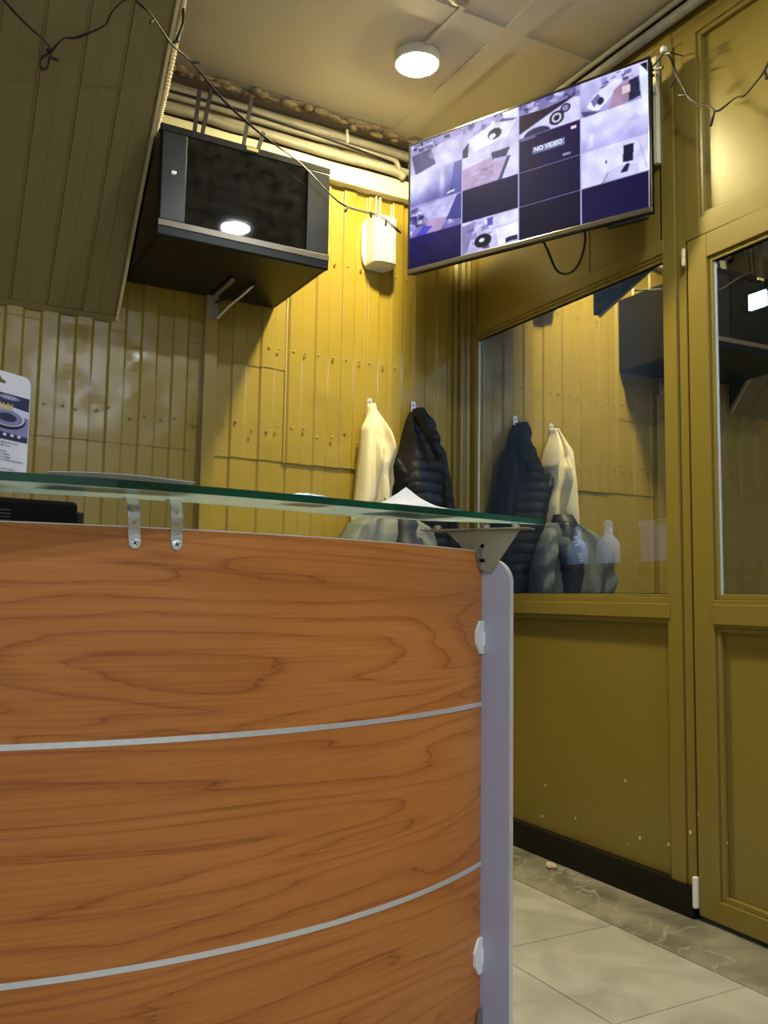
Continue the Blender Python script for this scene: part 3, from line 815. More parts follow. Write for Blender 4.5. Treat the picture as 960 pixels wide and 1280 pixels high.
# front frame: thick rounded sill and lintel
kbox('bottom_rail', x0-.004, x1+.002, yf-.004, yf+.012, z0-.004, 2.138, M['black'], .006)
kbox('top_rail', x0-.002, x1+.002, yf-.002, yf+.012, 2.437, z1+.006, M['black'], .004)
kbox('sill_edge', x0, x1, yf-.008, yf-.003, 2.120, 2.141, M['sill'], .001)  # paler strip paints the light reflected along the bottom rail
dr = empty('door'); dr.parent = rk
kbox('lock_stile', x0+.004, 0.760, yf-.006, yf+.012, 2.142, 2.436, M['darkgrey'], .003, dr)
kbox('hinge_stile', 1.187, x1-.002, yf-.006, yf+.012, 2.142, 2.436, M['darkgrey'], .003, dr)
kbox('door_glass', 0.761, 1.186, yf-.001, yf+.003, 2.142, 2.436, M['smoked'], 0, dr)
b = bmesh.new(); lathe(b, [(.0095, 0), (.0095, -.003), (.007, -.0045), (.003, -.0045)], (0.716-rk.location.x, yf-.006-rk.location.y, 2.300-rk.location.z), 20, 'y'); obj('lock', b, M['chrome'], dr)
kbox('sticker', 0.962, 1.004, yf-.0045, yf-.002, 2.447, 2.458, M['sticker'], 0)
kbox('patch_panel', 0.72, 1.23, yf+.10, yf+.16, 2.27, 2.315, M['darkgrey'], .002)
kbox('switch_unit', 0.72, 1.23, yf+.10, yf+.35, 2.18, 2.225, M['bezelbottom'], .002)
b = bmesh.new()
for k in range(22):
    xx = .80+.018*k; box(b, xx, xx+.010, yf+.094, yf+.101, 2.285+.006*math.sin(k*2.1), 2.297+.006*math.sin(k*2.1))
bmesh.ops.translate(b, verts=b.verts[:], vec=-Vector(rk.location)); obj('ports', b, M['sticker'], rk, kind='stuff')
# loose flat ties sticking up behind the top
for (xa, za), (xb, zb) in (((.822, 2.452), (.843, 2.71)), ((.842, 2.452), (.888, 2.742)), ((.996, 2.452), (1.035, 2.735)), ((1.037, 2.452), (1.085, 2.62))):
    b = bmesh.new(); wd = .007
    prism(b, [(xa-wd, za), (xa+wd, za), (xb+wd, zb), (xb-wd, zb+.006)], lambda u, v, w: Vector((u, 2.90+w, v))-Vector(rk.location), .004)
    obj('tie_strap', b, M['wire'], rk)
# bracket under the cabinet
wbk = empty('wall_bracket', (1.014, YB-.045, 2.05))
tag(wbk, 'small galvanized bracket with white cable stubs under the black cabinet', 'bracket')
for nm, bx, m in (('plate', (0.990, 1.034, YB-.052, YB-.046, 2.0, 2.088), 'galv'), ('arm', (1.005, 1.019, 2.98, YB-.052, 2.076, 2.088), 'galv')):
    b = bmesh.new(); box(b, *bx, .001); obj(nm, local(b, wbk), M[m], wbk)
b = bmesh.new(); tube(b, [(1.03, 3.19, 2.00), (1.05, 3.12, 2.03), (1.08, 3.05, 2.06), (1.10, 3.0, 2.085)], .004, 8); obj('cable_stub', local(b, wbk), M['white'], wbk)
b = bmesh.new(); tube(b, [(1.02, 3.19, 2.06), (1.06, 3.10, 2.072), (1.10, 2.99, 2.086)], .005, 8); obj('cable_stub', local(b, wbk), M['wire'], wbk)

# white ribbed vent box
fn_ = empty('vent_box', (1.733, YB-.012, 2.45))
tag(fn_, 'white ribbed box with rounded sides on back wall between cabinet and screen', 'vent')
b = bmesh.new(); prism(b, [(1.733+.072*c_, 2.45+.115*s_) for c_, s_ in [(math.copysign(abs(math.cos(t))**.55, math.cos(t)), math.copysign(abs(math.sin(t))**.55, math.sin(t))) for t in [2*PI*k/40 for k in range(40)]]], lambda u, v, w: Vector((u, YB-.012-w, v)), .014)
obj('flange', local(b, fn_), M['white'], fn_)
b = bmesh.new()
NY = 54; sec = []
for i in range(NY+1):
    z = 2.345+.205*i/NY; rib = .004*(0.5+.5*math.cos(2*PI*i/3))
    if i in (0, NY): rib = -.006
    sec.append([b.verts.new(Vector((1.736+(.058+rib*.3)*c_, YB-.026-(.085+rib)*s_*(1 if s_ > 0 else .0), z))) for c_, s_ in [(math.copysign(abs(math.cos(t))**.5, math.cos(t)), max(0, math.sin(t))**.45) for t in [PI*k/20 for k in range(21)]]])
for A_, B_ in zip(sec, sec[1:]):
    for k in range(20): b.faces.new((A_[k], A_[k+1], B_[k+1], B_[k]))
    b.faces.new((A_[20], A_[0], B_[0], B_[20]))
b.faces.new(sec[0][::-1]); b.faces.new(sec[-1])
obj('ribbed_body', local(b, fn_), M['white'], fn_)
for xx in (1.722, 1.741):
    b = bmesh.new(); tube(b, [(xx, YB-.024, 2.545), (xx+.004, YB-.024, 2.672)], .0065, 10, 0); obj('feed_pipe', local(b, fn_), M['conduit'], fn_)

# wall hooks
def hook(x, z, lab):
    h = empty('coat_hook', (x, YB-.020, z)); tag(h, lab, 'hook', 'coat hooks on the back wall')
    b = bmesh.new(); prism(b, [(-.011, -.022)]+[(-.011+.011*(1-math.cos(t)), .022+.008*math.sin(t)) for t in [PI*k/8 for k in range(9)]]+[(.011, -.022)], lambda u, v, w: Vector((u, -w, v)), .003)
    obj('plate', b, M['alu'], h)
    b = bmesh.new(); tube(b, [(0, -.003, -.006), (0, -.020, -.014), (0, -.034, -.010), (0, -.038, .004)], .004, 8); obj('prong', b, M['chrome'], h)
    b = bmesh.new(); lathe(b, [(.004, -.003), (.003, -.0055)], (0, 0, .012), 10, 'y'); obj('screw', b, M['darkgrey'], h)
hook(1.712, 1.752, 'metal coat hook holding the cream sweater')
hook(1.925, 1.764, 'metal coat hook holding the black quilted jacket')

# ---- clothes
def interp(tab, z):
    tab = sorted(tab)
    if z <= tab[0][0]: return tab[0][1:]
    for a, b_ in zip(tab, tab[1:]):
        if z <= b_[0]:
            t = (z-a[0])/(b_[0]-a[0])
            return [p+(q-p)*t for p, q in zip(a[1:], b_[1:])]
    return tab[-1][1:]
def drape(bm, tab, z0, z1, rows=60, cols=56, fold=None):
    # tab rows: z, x_left, x_right, y_back, depth
    sec = []
    for i in range(rows+1):
        z = z0+(z1-z0)*i/rows
        xl, xr, yb, dp = interp(tab, z)
        ring = []
        for k in range(cols):
            t = 2*PI*k/cols; c, s = math.cos(t), math.sin(t)
            x = (xl+xr)/2+(xr-xl)/2*math.copysign(abs(c)**.8, c)
            y = yb-(dp*max(0, -s)**.75 if s < 0 else 0)
            if s < 0 and fold:
                u = (x-xl)/max(1e-4, xr-xl); y -= fold(u, z, x)*min(1, -s*2.5)
            ring.append(bm.verts.new(Vector((x, y, z))))
        sec.append(ring)
    for A_, B_ in zip(sec, sec[1:]):
        for k in range(cols): bm.faces.new((A_[k], A_[(k+1) % cols], B_[(k+1) % cols], B_[k]))
    bm.faces.new(sec[0][::-1]); bm.faces.new(sec[-1])
YW = YB-.022
sw = empty('cream_sweater', (1.71, YW, 1.74)); tag(sw, 'cream knitted sweater hanging from the left coat hook', 'sweater')
b = bmesh.new()
fold1 = lambda u, z, x: (.026*math.sin(u*7.5+(z-1.5)*9)+.012*math.sin(u*15-z*14))*min(1, (1.75-z)*6)-.05*math.exp(-((u-.30-.3*(1.6-z))/.06)**2)*min(1, (1.75-z)*6)
drape(b, [(1.752, 1.700, 1.722, YW, .040), (1.72, 1.690, 1.728, YW, .055), (1.685, 1.683, 1.745, YW, .075), (1.63, 1.676, 1.772, YW, .105), (1.56, 1.676, 1.800, YW, .125), (1.50, 1.674, 1.797, YW, .118), (1.45, 1.670, 1.812, YW, .10), (1.39, 1.662, 1.840, YW, .085), (1.33, 1.66, 1.850, YW, .07), (1.22, 1.66, 1.85, YW, .05)], 1.22, 1.752, fold=fold1)
obj('body', local(b, sw), M['sweater'], sw, smooth=True)
b = bmesh.new()
fold2 = lambda u, z, x: .008*math.sin(u*6+z*5)
drape(b, [(1.750, 1.698, 1.716, YW-.01, .04), (1.70, 1.684, 1.714, YW-.02, .06), (1.64, 1.652, 1.706, YW-.03, .075), (1.50, 1.640, 1.712, YW-.03, .085), (1.35, 1.627, 1.708, YW-.03, .085), (1.25, 1.612, 1.695, YW-.03, .075), (1.10, 1.64, 1.72, YW-.01, .05), (.94, 1.68, 1.75, YW, .035)], .94, 1.750, cols=36, fold=fold2)
obj('sleeve', local(b, sw), M['sweater'], sw, smooth=True)

pj = empty('quilted_jacket', (1.93, YW, 1.74)); tag(pj, 'black quilted puffer jacket hanging from the right coat hook', 'jacket')
def baffle(u, z, x):
    q = (z+.05*(u-.5)**2)/.046
    return .007*abs(math.sin(PI*q))**.5+.018*math.sin(u*7+z*9)+.006*noise.noise(Vector((x*20, z*14, 1)))
b = bmesh.new()
drape(b, [(1.745, 1.905, 1.942, YW, .045), (1.70, 1.885, 1.96, YW, .07), (1.64, 1.868, 1.978, YW, .10), (1.56, 1.850, 2.005, YW, .13), (1.50, 1.825, 2.028, YW, .14), (1.42, 1.800, 2.040, YW, .145), (1.34, 1.805, 2.068, YW, .145), (1.22, 1.815, 2.095, YW, .14), (1.10, 1.82, 2.11, YW, .13), (.85, 1.84, 2.10, YW, .11)], .85, 1.745, rows=150, fold=baffle)
obj('body', local(b, pj), M['puffer'], pj, smooth=True)
b = bmesh.new()
drape(b, [(1.752, 1.902, 1.944, YW-.03, .05), (1.725, 1.893, 1.957, YW-.045, .06), (1.68, 1.908, 1.984, YW-.06, .06), (1.62, 1.925, 1.986, YW-.09, .055), (1.56, 1.945, 1.985, YW-.11, .045), (1.53, 1.955, 1.975, YW-.12, .03)], 1.53, 1.752, rows=30, cols=32, fold=lambda u, z, x: .006*math.sin(z*90))
obj('hood', local(b, pj), M['puffer'], pj, smooth=True)
b = bmesh.new()
drape(b, [(1.62, 1.985, 2.012, YW-.02, .06), (1.56, 1.985, 2.036, YW-.02, .10), (1.48, 1.985, 2.045, YW-.02, .11), (1.34, 2.000, 2.080, YW-.02, .11), (1.18, 2.03, 2.12, YW-.02, .10), (1.0, 2.04, 2.11, YW-.02, .08)], 1.0, 1.62, rows=60, cols=32, fold=lambda u, z, x: .004*abs(math.sin(PI*z/.05)))
obj('sleeve', local(b, pj), M['puffer'], pj, smooth=True)
b = bmesh.new()
drape(b, [(1.525, 1.790, 1.80, YW-.06, .03), (1.49, 1.782, 1.835, YW-.06, .06), (1.44, 1.80, 1.86, YW-.06, .07), (1.36, 1.82, 1.86, YW-.05, .05)], 1.36, 1.525, rows=20, cols=28, fold=lambda u, z, x: .008*abs(math.sin(PI*z/.045)))
obj('collar_corner', local(b, pj), M['puffer'], pj, smooth=True)

gj = empty('sports_jacket', (1.72, 3.12, 1.74)); tag(gj, 'grey green jacket with black lettered stripe hanging below the cream sweater', 'jacket')
b = bmesh.new()
YG = 3.135
fold3 = lambda u, z, x: .020*math.sin(u*9+(z-1)*5)+.010*math.sin(u*19-z*11)
drape(b, [(1.305, 1.70, 1.80, YG, .05), (1.285, 1.645, 1.85, YG, .08), (1.25, 1.60, 1.875, YG, .11), (1.20, 1.575, 1.885, YG, .13), (1.13, 1.56, 1.89, YG, .14), (1.0, 1.565, 1.885, YG, .14), (.80, 1.56, 1.89, YG, .12)], .80, 1.305, rows=70, fold=fold3)
obj('body', local(b, gj), M['greyjacket'], gj, smooth=True)
for nm_, tab in (('sleeve', [(1.268, 1.615, 1.66, YG-.01, .06), (1.235, 1.560, 1.665, YG-.015, .10), (1.17, 1.515, 1.63, YG-.02, .115), (1.05, 1.490, 1.60, YG-.02, .11), (.90, 1.505, 1.595, YG-.02, .095), (.74, 1.52, 1.59, YG-.02, .08)]),
                 ('sleeve', [(1.268, 1.83, 1.870, YG-.01, .06), (1.235, 1.83, 1.905, YG-.015, .10), (1.17, 1.84, 1.935, YG-.02, .115), (1.05, 1.86, 1.955, YG-.02, .11), (.90, 1.865, 1.95, YG-.02, .095), (.74, 1.87, 1.94, YG-.02, .08)])):
    b = bmesh.new(); drape(b, tab, .74, 1.268, rows=50, cols=32, fold=lambda u, z, x: .007*math.sin(z*55+u*5)+.006*math.sin(u*9))
    obj(nm_, local(b, gj), M['greyjacket'], gj, smooth=True)
b = bmesh.new(); drape(b, [(1.335, 1.705, 1.795, YG-.02, .05), (1.30, 1.69, 1.81, YG-.02, .075), (1.275, 1.70, 1.80, YG-.03, .07)], 1.275, 1.335, rows=12, cols=32)
obj('collar', local(b, gj), M['navycloth'], gj, smooth=True)
b = bmesh.new(); tube(b, [(1.75, YG-.02, 1.30), (1.735, YW-.015, 1.50), (1.714, YB-.052, 1.738)], .003, 6); obj('hanging_loop', local(b, gj), M['navycloth'], gj)
b = bmesh.new()
drape(b, [(1.292, 1.755, 1.815, YG-.07, .045), (1.24, 1.735, 1.835, YG-.09, .055), (1.16, 1.725, 1.850, YG-.10, .065), (1.05, 1.72, 1.84, YG-.10, .065), (.85, 1.73, 1.83, YG-.09, .05)], .85, 1.292, rows=40, cols=36, fold=lambda u, z, x: .008*math.sin(z*30))
obj('black_stripe', local(b, gj), M['navycloth'], gj, smooth=True)
tm = Matrix.Translation(Vector((1.800, YG-.178, 1.205))-gj.location)@Matrix.Rotation(R(90), 4, 'X')@Matrix.Rotation(R(-16), 4, 'Z')
text_mesh('lettering', 'E', .055, M['letter'], gj, tm, .003, bold=.002)
tm = Matrix.Translation(Vector((1.775, YG-.176, 1.135))-gj.location)@Matrix.Rotation(R(90), 4, 'X')@Matrix.Rotation(R(-16), 4, 'Z')
text_mesh('lettering', 'E', .05, M['letter'], gj, tm, .003, bold=.002)

# ================================================================== TELEVISION
TL, TR = Vector((1.702, 2.908, 0)), Vector((2.094, 2.006, 0))
ZB, ZT = 2.209, 2.745
tx = (TR-TL).normalized(); TWD = (TR-TL).length; tn = Vector((tx.y, -tx.x, 0))   # tn points to the viewer
if tn.dot(Vector((-1, -1, 0))) < 0: tn = -tn
mid = (TL+TR)/2+Vector((0, 0, (ZB+ZT)/2))
tv = empty('television', mid); tag(tv, 'wall mounted television showing a grid of security camera pictures', 'television')
rotT = Matrix((tx, Vector((0, 0, 1)), tn)).transposed().to_4x4()   # local x right, y up, z to viewer
tv.rotation_euler = rotT.to_euler()
HH, HW = (ZT-ZB)/2, TWD/2
def tbox(nm, x0, x1, y0, y1, z0, z1, m=M['bezel'], bev=.002, par=tv):
    b = bmesh.new(); box(b, x0, x1, y0, y1, z0, z1, bev); return obj(nm, b, m, par)
tbox('bezel', -HW, HW, HH-.009, HH, -.004, .006)
tbox('bezel', -HW, -HW+.009, -HH+.020, HH-.009, -.004, .006)
tbox('bezel', HW-.009, HW, -HH+.020, HH-.009, -.004, .006)
tbox('bottom_bezel', -HW, HW, -HH, -HH+.020, -.006, .008, M['bezelbottom'], .003)
tbox('back_shell', -HW+.004, HW-.004, -HH+.006, HH-.004, -.030, -.004, M['blackmatte'], .004)
tbox('back_bulge', -HW+.10, HW-.05, -HH+.035, HH-.14, -.060, -.030, M['blackmatte'], .010)
tbox('sensor_bar', HW-.16, HW-.02, -HH-.014, -HH, -.020, .002, M['bezel'], .005)
tbox('mount_plate', -.10, .10, -.10, .10, -.075, -.060, M['black'], .002)
b = bmesh.new()
wl = (Matrix.Translation(mid)@rotT).inverted()
tube(b, [wl@(mid-tn*.07), wl@(mid-tn*.14+tx*.02), wl@Vector((XR+.006, mid.y+.02, mid.z))], .018, 10, 0); obj('mount_arm', b, M['black'], tv)
# the picture: every quad of a fine grid takes its colour from the drawing below
PWI, PHE = 416, 232
img = np.zeros((PHE, PWI, 3), np.float32)
rs = np.random.RandomState(3)
yy, xx = np.mgrid[0:PHE, 0:PWI]
cwid, chei = PWI/4, PHE/4
class Cell:
    def __init__(s, c, r): s.c, s.r = c, r; s.u = (xx-c*cwid)/cwid; s.v = (yy-r*chei)/chei; s.m = (s.u >= 0) & (s.u < 1) & (s.v >= 0) & (s.v < 1)
    def fill(s, c0, c1, ang=90):
        t = np.clip(s.u*math.cos(R(ang))+s.v*math.sin(R(ang)), 0, 1)[..., None]
        img[s.m] = (np.array(c0)*(1-t)+np.array(c1)*t)[s.m]
    def poly(s, pts, c, a=1.0):
        ins = np.zeros_like(s.m)
        n = len(pts)
        for i in range(n):
            (xa, ya), (xb, yb) = pts[i], pts[(i+1) % n]
            cond = ((ya > s.v) != (yb > s.v))
            xi = xa+(s.v-ya)*(xb-xa)/((yb-ya) if abs(yb-ya) > 1e-9 else 1e-9)
            ins ^= cond & (s.u < xi)
        k = ins & s.m; img[k] = img[k]*(1-a)+np.array(c)*a
    def ell(s, x, y, rx, ry, c, a=1.0):
        k = (((s.u-x)/rx)**2+((s.v-y)/ry)**2 < 1) & s.m; img[k] = img[k]*(1-a)+np.array(c)*a
    def glow(s, x, y, rx, ry, c, a=1.0):
        w_ = (a*np.exp(-(((s.u-x)/rx)**2+((s.v-y)/ry)**2)))[..., None]
        img[s.m] = (img*(1-w_)+np.array(c)*w_)[s.m]
    def clutter(s, n, x0, x1, y0, y1, pal, sz=.06):
        for _ in range(n):
            x, y = rs.uniform(x0, x1), rs.uniform(y0, y1); a, b_ = rs.uniform(.3, 1, 2)*sz
            k = rs.uniform(-.6, .6)
            s.poly([(x-a, y-b_), (x+a, y-b_+k*a), (x+a, y+b_+k*a), (x-a, y+b_)], pal[rs.randint(len(pal))], rs.uniform(.4, .9))
W_, L_, Mi, Dk, Nv, Br = (232, 232, 255), (196, 192, 245), (130, 125, 190), (38, 30, 70), (26, 14, 74), (140, 110, 140)
PAL = [W_, L_, Mi, Dk, (90, 85, 140), (60, 60, 130)]
c = Cell(0, 0); c.fill((150, 145, 200), (205, 200, 248)); c.clutter(26, 0, 1, .02, .3, PAL, .06); c.poly([(.02, .36), (.4, .3), (.5, .85), (.1, 1)], (92, 88, 130)); c.poly([(.5, .3), (1, .18), (1, .8), (.6, .8)], L_, .7); c.ell(.65, .5, .3, .25, W_, .35)
c = Cell(0, 1); c.fill((225, 222, 255), (100, 100, 175), 60); c.glow(.1, .35, .35, .4, W_, .8); c.glow(.62, .35, .05, .5, W_, .7); c.poly([(.85, 0), (1, 0), (1, 1), (.75, 1)], (66, 70, 140), .6); c.poly([(.72, .88), (.86, .84), (.86, .89), (.72, .93)], W_)
c = Cell(0, 2); c.fill((160, 155, 215), (110, 105, 180)); c.clutter(30, .05, .9, .05, .9, PAL, .08); c.poly([(.2, .1), (.9, .0), (.8, .6), (.4, .7)], L_, .8); c.poly([(.3, .55), (.72, .62), (.6, 1), (.25, .95)], (176, 150, 190), .9); c.poly([(.9, .05), (1, 0), (1, .8), (.7, .72)], (60, 62, 140)); c.poly([(.28, .7), (.45, .8), (.3, 1), (.1, 1)], (70, 70, 200)); c.clutter(14, .0, .3, .1, .9, PAL, .07)
c = Cell(0, 3); c.fill((24, 16, 88), (16, 12, 60)); c.glow(.75, .3, .25, .3, (44, 34, 84), .7)
c = Cell(1, 0); c.fill((170, 165, 215), (215, 210, 250)); c.clutter(20, 0, 1, .0, .35, PAL, .09); c.poly([(.1, .5), (.55, .2), (.95, .35), (.8, .75), (.2, .9)], W_, .9); c.ell(.58, .55, .12, .16, Dk); c.ell(.54, .6, .06, .08, (220, 220, 255)); c.ell(.62, .45, .05, .05, (10, 8, 20)); c.poly([(0, .75), (.12, .55), (.1, 1), (0, 1)], Dk, .9); c.poly([(.7, .0), (1, .0), (1, .3), (.75, .2)], W_, .9)
c = Cell(1, 1); c.fill((200, 195, 240), (170, 150, 200)); c.poly([(0, .35), (.5, .25), (.95, .9), (.0, 1)], (182, 160, 200), .9); c.poly([(.52, .1), (.85, .1), (.75, .42), (.55, .38)], (62, 58, 100)); c.poly([(.56, .3), (.78, .34), (.75, .44), (.54, .4)], L_); c.poly([(.86, .0), (1, .0), (1, 1), (.72, 1)], (214, 212, 250)); c.poly([(.80, .35), (.86, .35), (.70, 1), (.64, 1)], (70, 66, 110)); c.clutter(14, .1, .6, .5, .9, [(150, 130, 175), L_], .05); c.poly([(.0, .0), (.5, .0), (.5, .22), (0, .35)], (222, 220, 255), .8)
c = Cell(1, 2); c.fill((14, 12, 66), (12, 8, 58))
c = Cell(1, 3); c.fill((208, 205, 245), (190, 185, 230)); c.poly([(.0, .1), (.25, .05), (.1, .9), (0, 1)], (130, 124, 170)); c.clutter(18, .15, .6, .0, .9, PAL, .09); c.ell(.38, .68, .15, .2, (20, 18, 40)); c.ell(.36, .66, .05, .06, W_); c.poly([(.4, .1), (.98, .02), (.98, .35), (.5, .35)], (225, 224, 255), .8); c.poly([(.60, .45), (1, .38), (1, .85), (.66, .95)], (236, 236, 255)); c.poly([(.77, .78), (.98, .76), (.98, .9), (.77, .92)], Dk); c.poly([(.45, .05), (.56, .05), (.55, .28), (.46, .28)], (84, 84, 190))
c = Cell(2, 0); c.fill((110, 105, 165), (180, 176, 225)); c.clutter(34, 0, 1, .0, .32, PAL, .06); c.poly([(0, .3), (.45, .34), (.95, .22), (.0, .86)], (36, 22, 50)); c.poly([(.0, .86), (.9, .28), (1, .34), (1, 1), (.0, 1)], (206, 204, 246)); c.ell(.62, .72, .12, .2, (30, 28, 50)); c.ell(.62, .72, .08, .14, (200, 200, 230)); c.ell(.62, .72, .045, .08, (24, 22, 40)); c.ell(.76, .52, .08, .13, (34, 32, 60)); c.ell(.76, .52, .05, .09, (130, 130, 170)); c.ell(.3, 1.0, .22, .2, (44, 40, 84))
c = Cell(2, 1); c.fill((20, 8, 66), (16, 8, 62)); c.poly([(.23, .36), (.75, .36), (.75, .56), (.23, .56)], (120, 126, 168)); c.poly([(.84, .12), (.93, .12), (.93, .2), (.84, .2)], (230, 200, 220)); c.poly([(.02, .02), (.27, .02), (.27, .07), (.02, .07)], (170, 168, 210), .7); c.poly([(.72, .83), (.84, .83), (.84, .89), (.72, .89)], (150, 148, 190))
c = Cell(2, 2); c.fill((14, 8, 62), (12, 6, 56))
c = Cell(2, 3); c.fill((10, 5, 48), (8, 4, 40))
c = Cell(3, 0); c.fill((206, 202, 250), (160, 155, 215)); c.clutter(16, .3, .8, .02, .35, PAL, .06); c.poly([(.08, .75), (.2, .45), (.52, .2), (.62, .3), (.4, .75), (.25, .95)], (226, 226, 252)); c.poly([(.15, .6), (.26, .45), (.32, .6), (.2, .8)], (110, 108, 170)); c.ell(.3, .68, .05, .1, (40, 38, 80)); c.poly([(.5, .5), (.72, .3), (.72, .95), (.42, 1)], (164, 132, 160), .9); c.poly([(.72, .38), (.86, .34), (.88, .9), (.72, .95)], (46, 40, 74)); c.poly([(.62, .5), (.74, .5), (.74, .7), (.62, .7)], (236, 216, 226)); c.poly([(.86, .05), (1, .05), (1, 1), (.9, 1)], (214, 226, 246)); c.poly([(.88, .05), (1, .05), (1, .35), (.94, .2)], (24, 20, 40)); c.poly([(.05, 1), (.0, .8), (.3, .95), (.2, 1)], (84, 80, 130))
c = Cell(3, 1); c.fill((220, 220, 255), (176, 174, 240)); c.poly([(.6, .55), (.78, .25), (1, .35), (1, .6), (.64, .8)], (206, 206, 250), .9); c.poly([(.7, .52), (.8, .3), (.9, .5)], (184, 184, 236)); c.poly([(.15, .5), (.2, .52), (.18, .9), (.08, .9)], (230, 230, 255), .6)
c = Cell(3, 2); c.fill((206, 208, 252), (220, 222, 255)); c.poly([(.40, .72), (.56, .64), (.84, .7), (.84, 1), (.3, 1)], (196, 196, 236)); c.poly([(.63, .12), (.78, .14), (.76, .6), (.62, .58)], (24, 22, 52)); c.poly([(.58, .84), (.66, .64), (.72, .66), (.68, .86)], (30, 26, 56)); c.poly([(.40, .72), (.42, .73), (.33, 1), (.30, 1)], (150, 150, 200)); c.poly([(.84, .1), (.86, .1), (.98, .9), (.94, .9)], (190, 190, 240)); c.poly([(.36, .38), (.39, .38), (.39, .48), (.36, .48)], (90, 90, 130)); c.poly([(.86, .08), (.92, .08), (.92, .14), (.86, .14)], (230, 190, 200))
c = Cell(3, 3); c.fill((16, 8, 62), (14, 8, 60))
for _ in range(1):
    pad = np.pad(img, ((1, 1), (1, 1), (0, 0)), mode='edge')
    img = (pad[:-2, 1:-1]+pad[2:, 1:-1]+pad[1:-1, :-2]+pad[1:-1, 2:]+2*pad[1:-1, 1:-1])/6
lowf = rs.normal(0, 1, (PHE//8+2, PWI//8+2)); lowf = np.kron(lowf, np.ones((8, 8)))[:PHE, :PWI]
for _ in range(3):
    for ax_ in (0, 1): lowf = (np.roll(lowf, 4, ax_)+lowf+np.roll(lowf, -4, ax_)+np.roll(lowf, 2, ax_)+np.roll(lowf, -2, ax_))/5
img *= (1+.10*lowf[..., None])
nz_ = rs.normal(0, 1, (PHE, PWI, 1))
lum = img.mean(axis=2, keepdims=True)
img += nz_*4*(lum > 80)
for k in (1, 2, 3):
    img[:, int(k*cwid)-1:int(k*cwid)+1] = (176, 170, 226)
    img[int(k*chei):int(k*chei)+1, int(2*cwid):] = np.maximum(img[int(k*chei):int(k*chei)+1, int(2*cwid):], (120, 112, 170))
img[:, -2:] = np.where(img[:, -2:] < 120, 150, img[:, -2:])
img = np.clip(img, 0, 255)/255
lin = np.where(img <= .04045, img/12.92, ((img+.055)/1.055)**2.4)
# vertex grid, one vertex per sample
SX0, SX1, SY0, SY1 = -HW+.009, HW-.009, -HH+.020, HH-.009
vx = np.linspace(SX0, SX1, PWI); vy = np.linspace(SY1, SY0, PHE)
verts = np.zeros((PHE, PWI, 3), np.float32); verts[..., 0] = vx[None, :]; verts[..., 1] = vy[:, None]; verts[..., 2] = .003
idx = np.arange(PHE*PWI).reshape(PHE, PWI)
faces = np.stack([idx[:-1, :-1], idx[1:, :-1], idx[1:, 1:], idx[:-1, 1:]], -1).reshape(-1, 4)
me = bpy.data.meshes.new('screen'); nf = len(faces)
me.vertices.add(PHE*PWI); me.vertices.foreach_set('co', verts.ravel())
me.loops.add(nf*4); me.loops.foreach_set('vertex_index', faces.ravel().astype(np.int32))
me.polygons.add(nf); me.polygons.foreach_set('loop_start', np.arange(0, nf*4, 4, dtype=np.int32)); me.polygons.foreach_set('loop_total', np.full(nf, 4, np.int32))
me.update(calc_edges=True)
ca = me.color_attributes.new('picture', 'FLOAT_COLOR', 'POINT')
rgba = np.ones((PHE*PWI, 4), np.float32); rgba[:, :3] = lin.reshape(-1, 3); ca.data.foreach_set('color', rgba.ravel())
m = bpy.data.materials.new('screen_picture'); m.use_nodes = True; nt = m.node_tree; bs = nt.nodes['Principled BSDF']
at_ = nt.nodes.new('ShaderNodeVertexColor'); at_.layer_name = 'picture'
bs.inputs['Base Color'].default_value = (0.002, 0.002, 0.003, 1); bs.inputs['Roughness'].default_value = 0.75; bs.inputs['Specular IOR Level'].default_value = 0.03
nt.links.new(at_.outputs[0], bs.inputs['Emission Color']); bs.inputs['Emission Strength'].default_value = 1.1
me.materials.append(m)
so_ = bpy.data.objects.new('screen', me); COL.objects.link(so_); so_.parent = tv
def tvtext(s, u, v, size, col, bold=0.0):
    X = SX0+(SX1-SX0)*u/4; Yv = SY1-(SY1-SY0)*v/4
    text_mesh('screen_text', s, size, emis('text_'+s.replace(' ', '_').lower(), col, 1.0), tv, Matrix.Translation((X, Yv, .0045)), .0002, bold=bold)
tvtext('NO VIDEO', 2.49, 1.46, .023, (0.86, 0.88, 1.0), .0008)
tvtext('CAM 3', 2.78, 1.86, .010, (0.5, 0.5, 0.7)); tvtext('CAM 1', .80, 1.89, .010, (0.8, 0.8, 1.0)); tvtext('CAM 9', .80, 2.86, .010, (0.8, 0.8, 1.0))
# its cable
b = bmesh.new(); tube(b, [(1.97, 2.50, 2.34), (2.04, 2.49, 2.265), (2.07, 2.482, 2.20), (2.075, 2.455, 2.152), (2.08, 2.41, 2.13), (2.08, 2.36, 2.137), (2.08, 2.325, 2.18), (2.08, 2.312, 2.24), (2.06, 2.315, 2.30)], .0045, 8)
mwi = (Matrix.Translation(mid)@rotT).inverted(); bmesh.ops.transform(b, matrix=mwi, verts=b.verts[:])
obj('power_cable', b, M['wire'], tv, smooth=True)

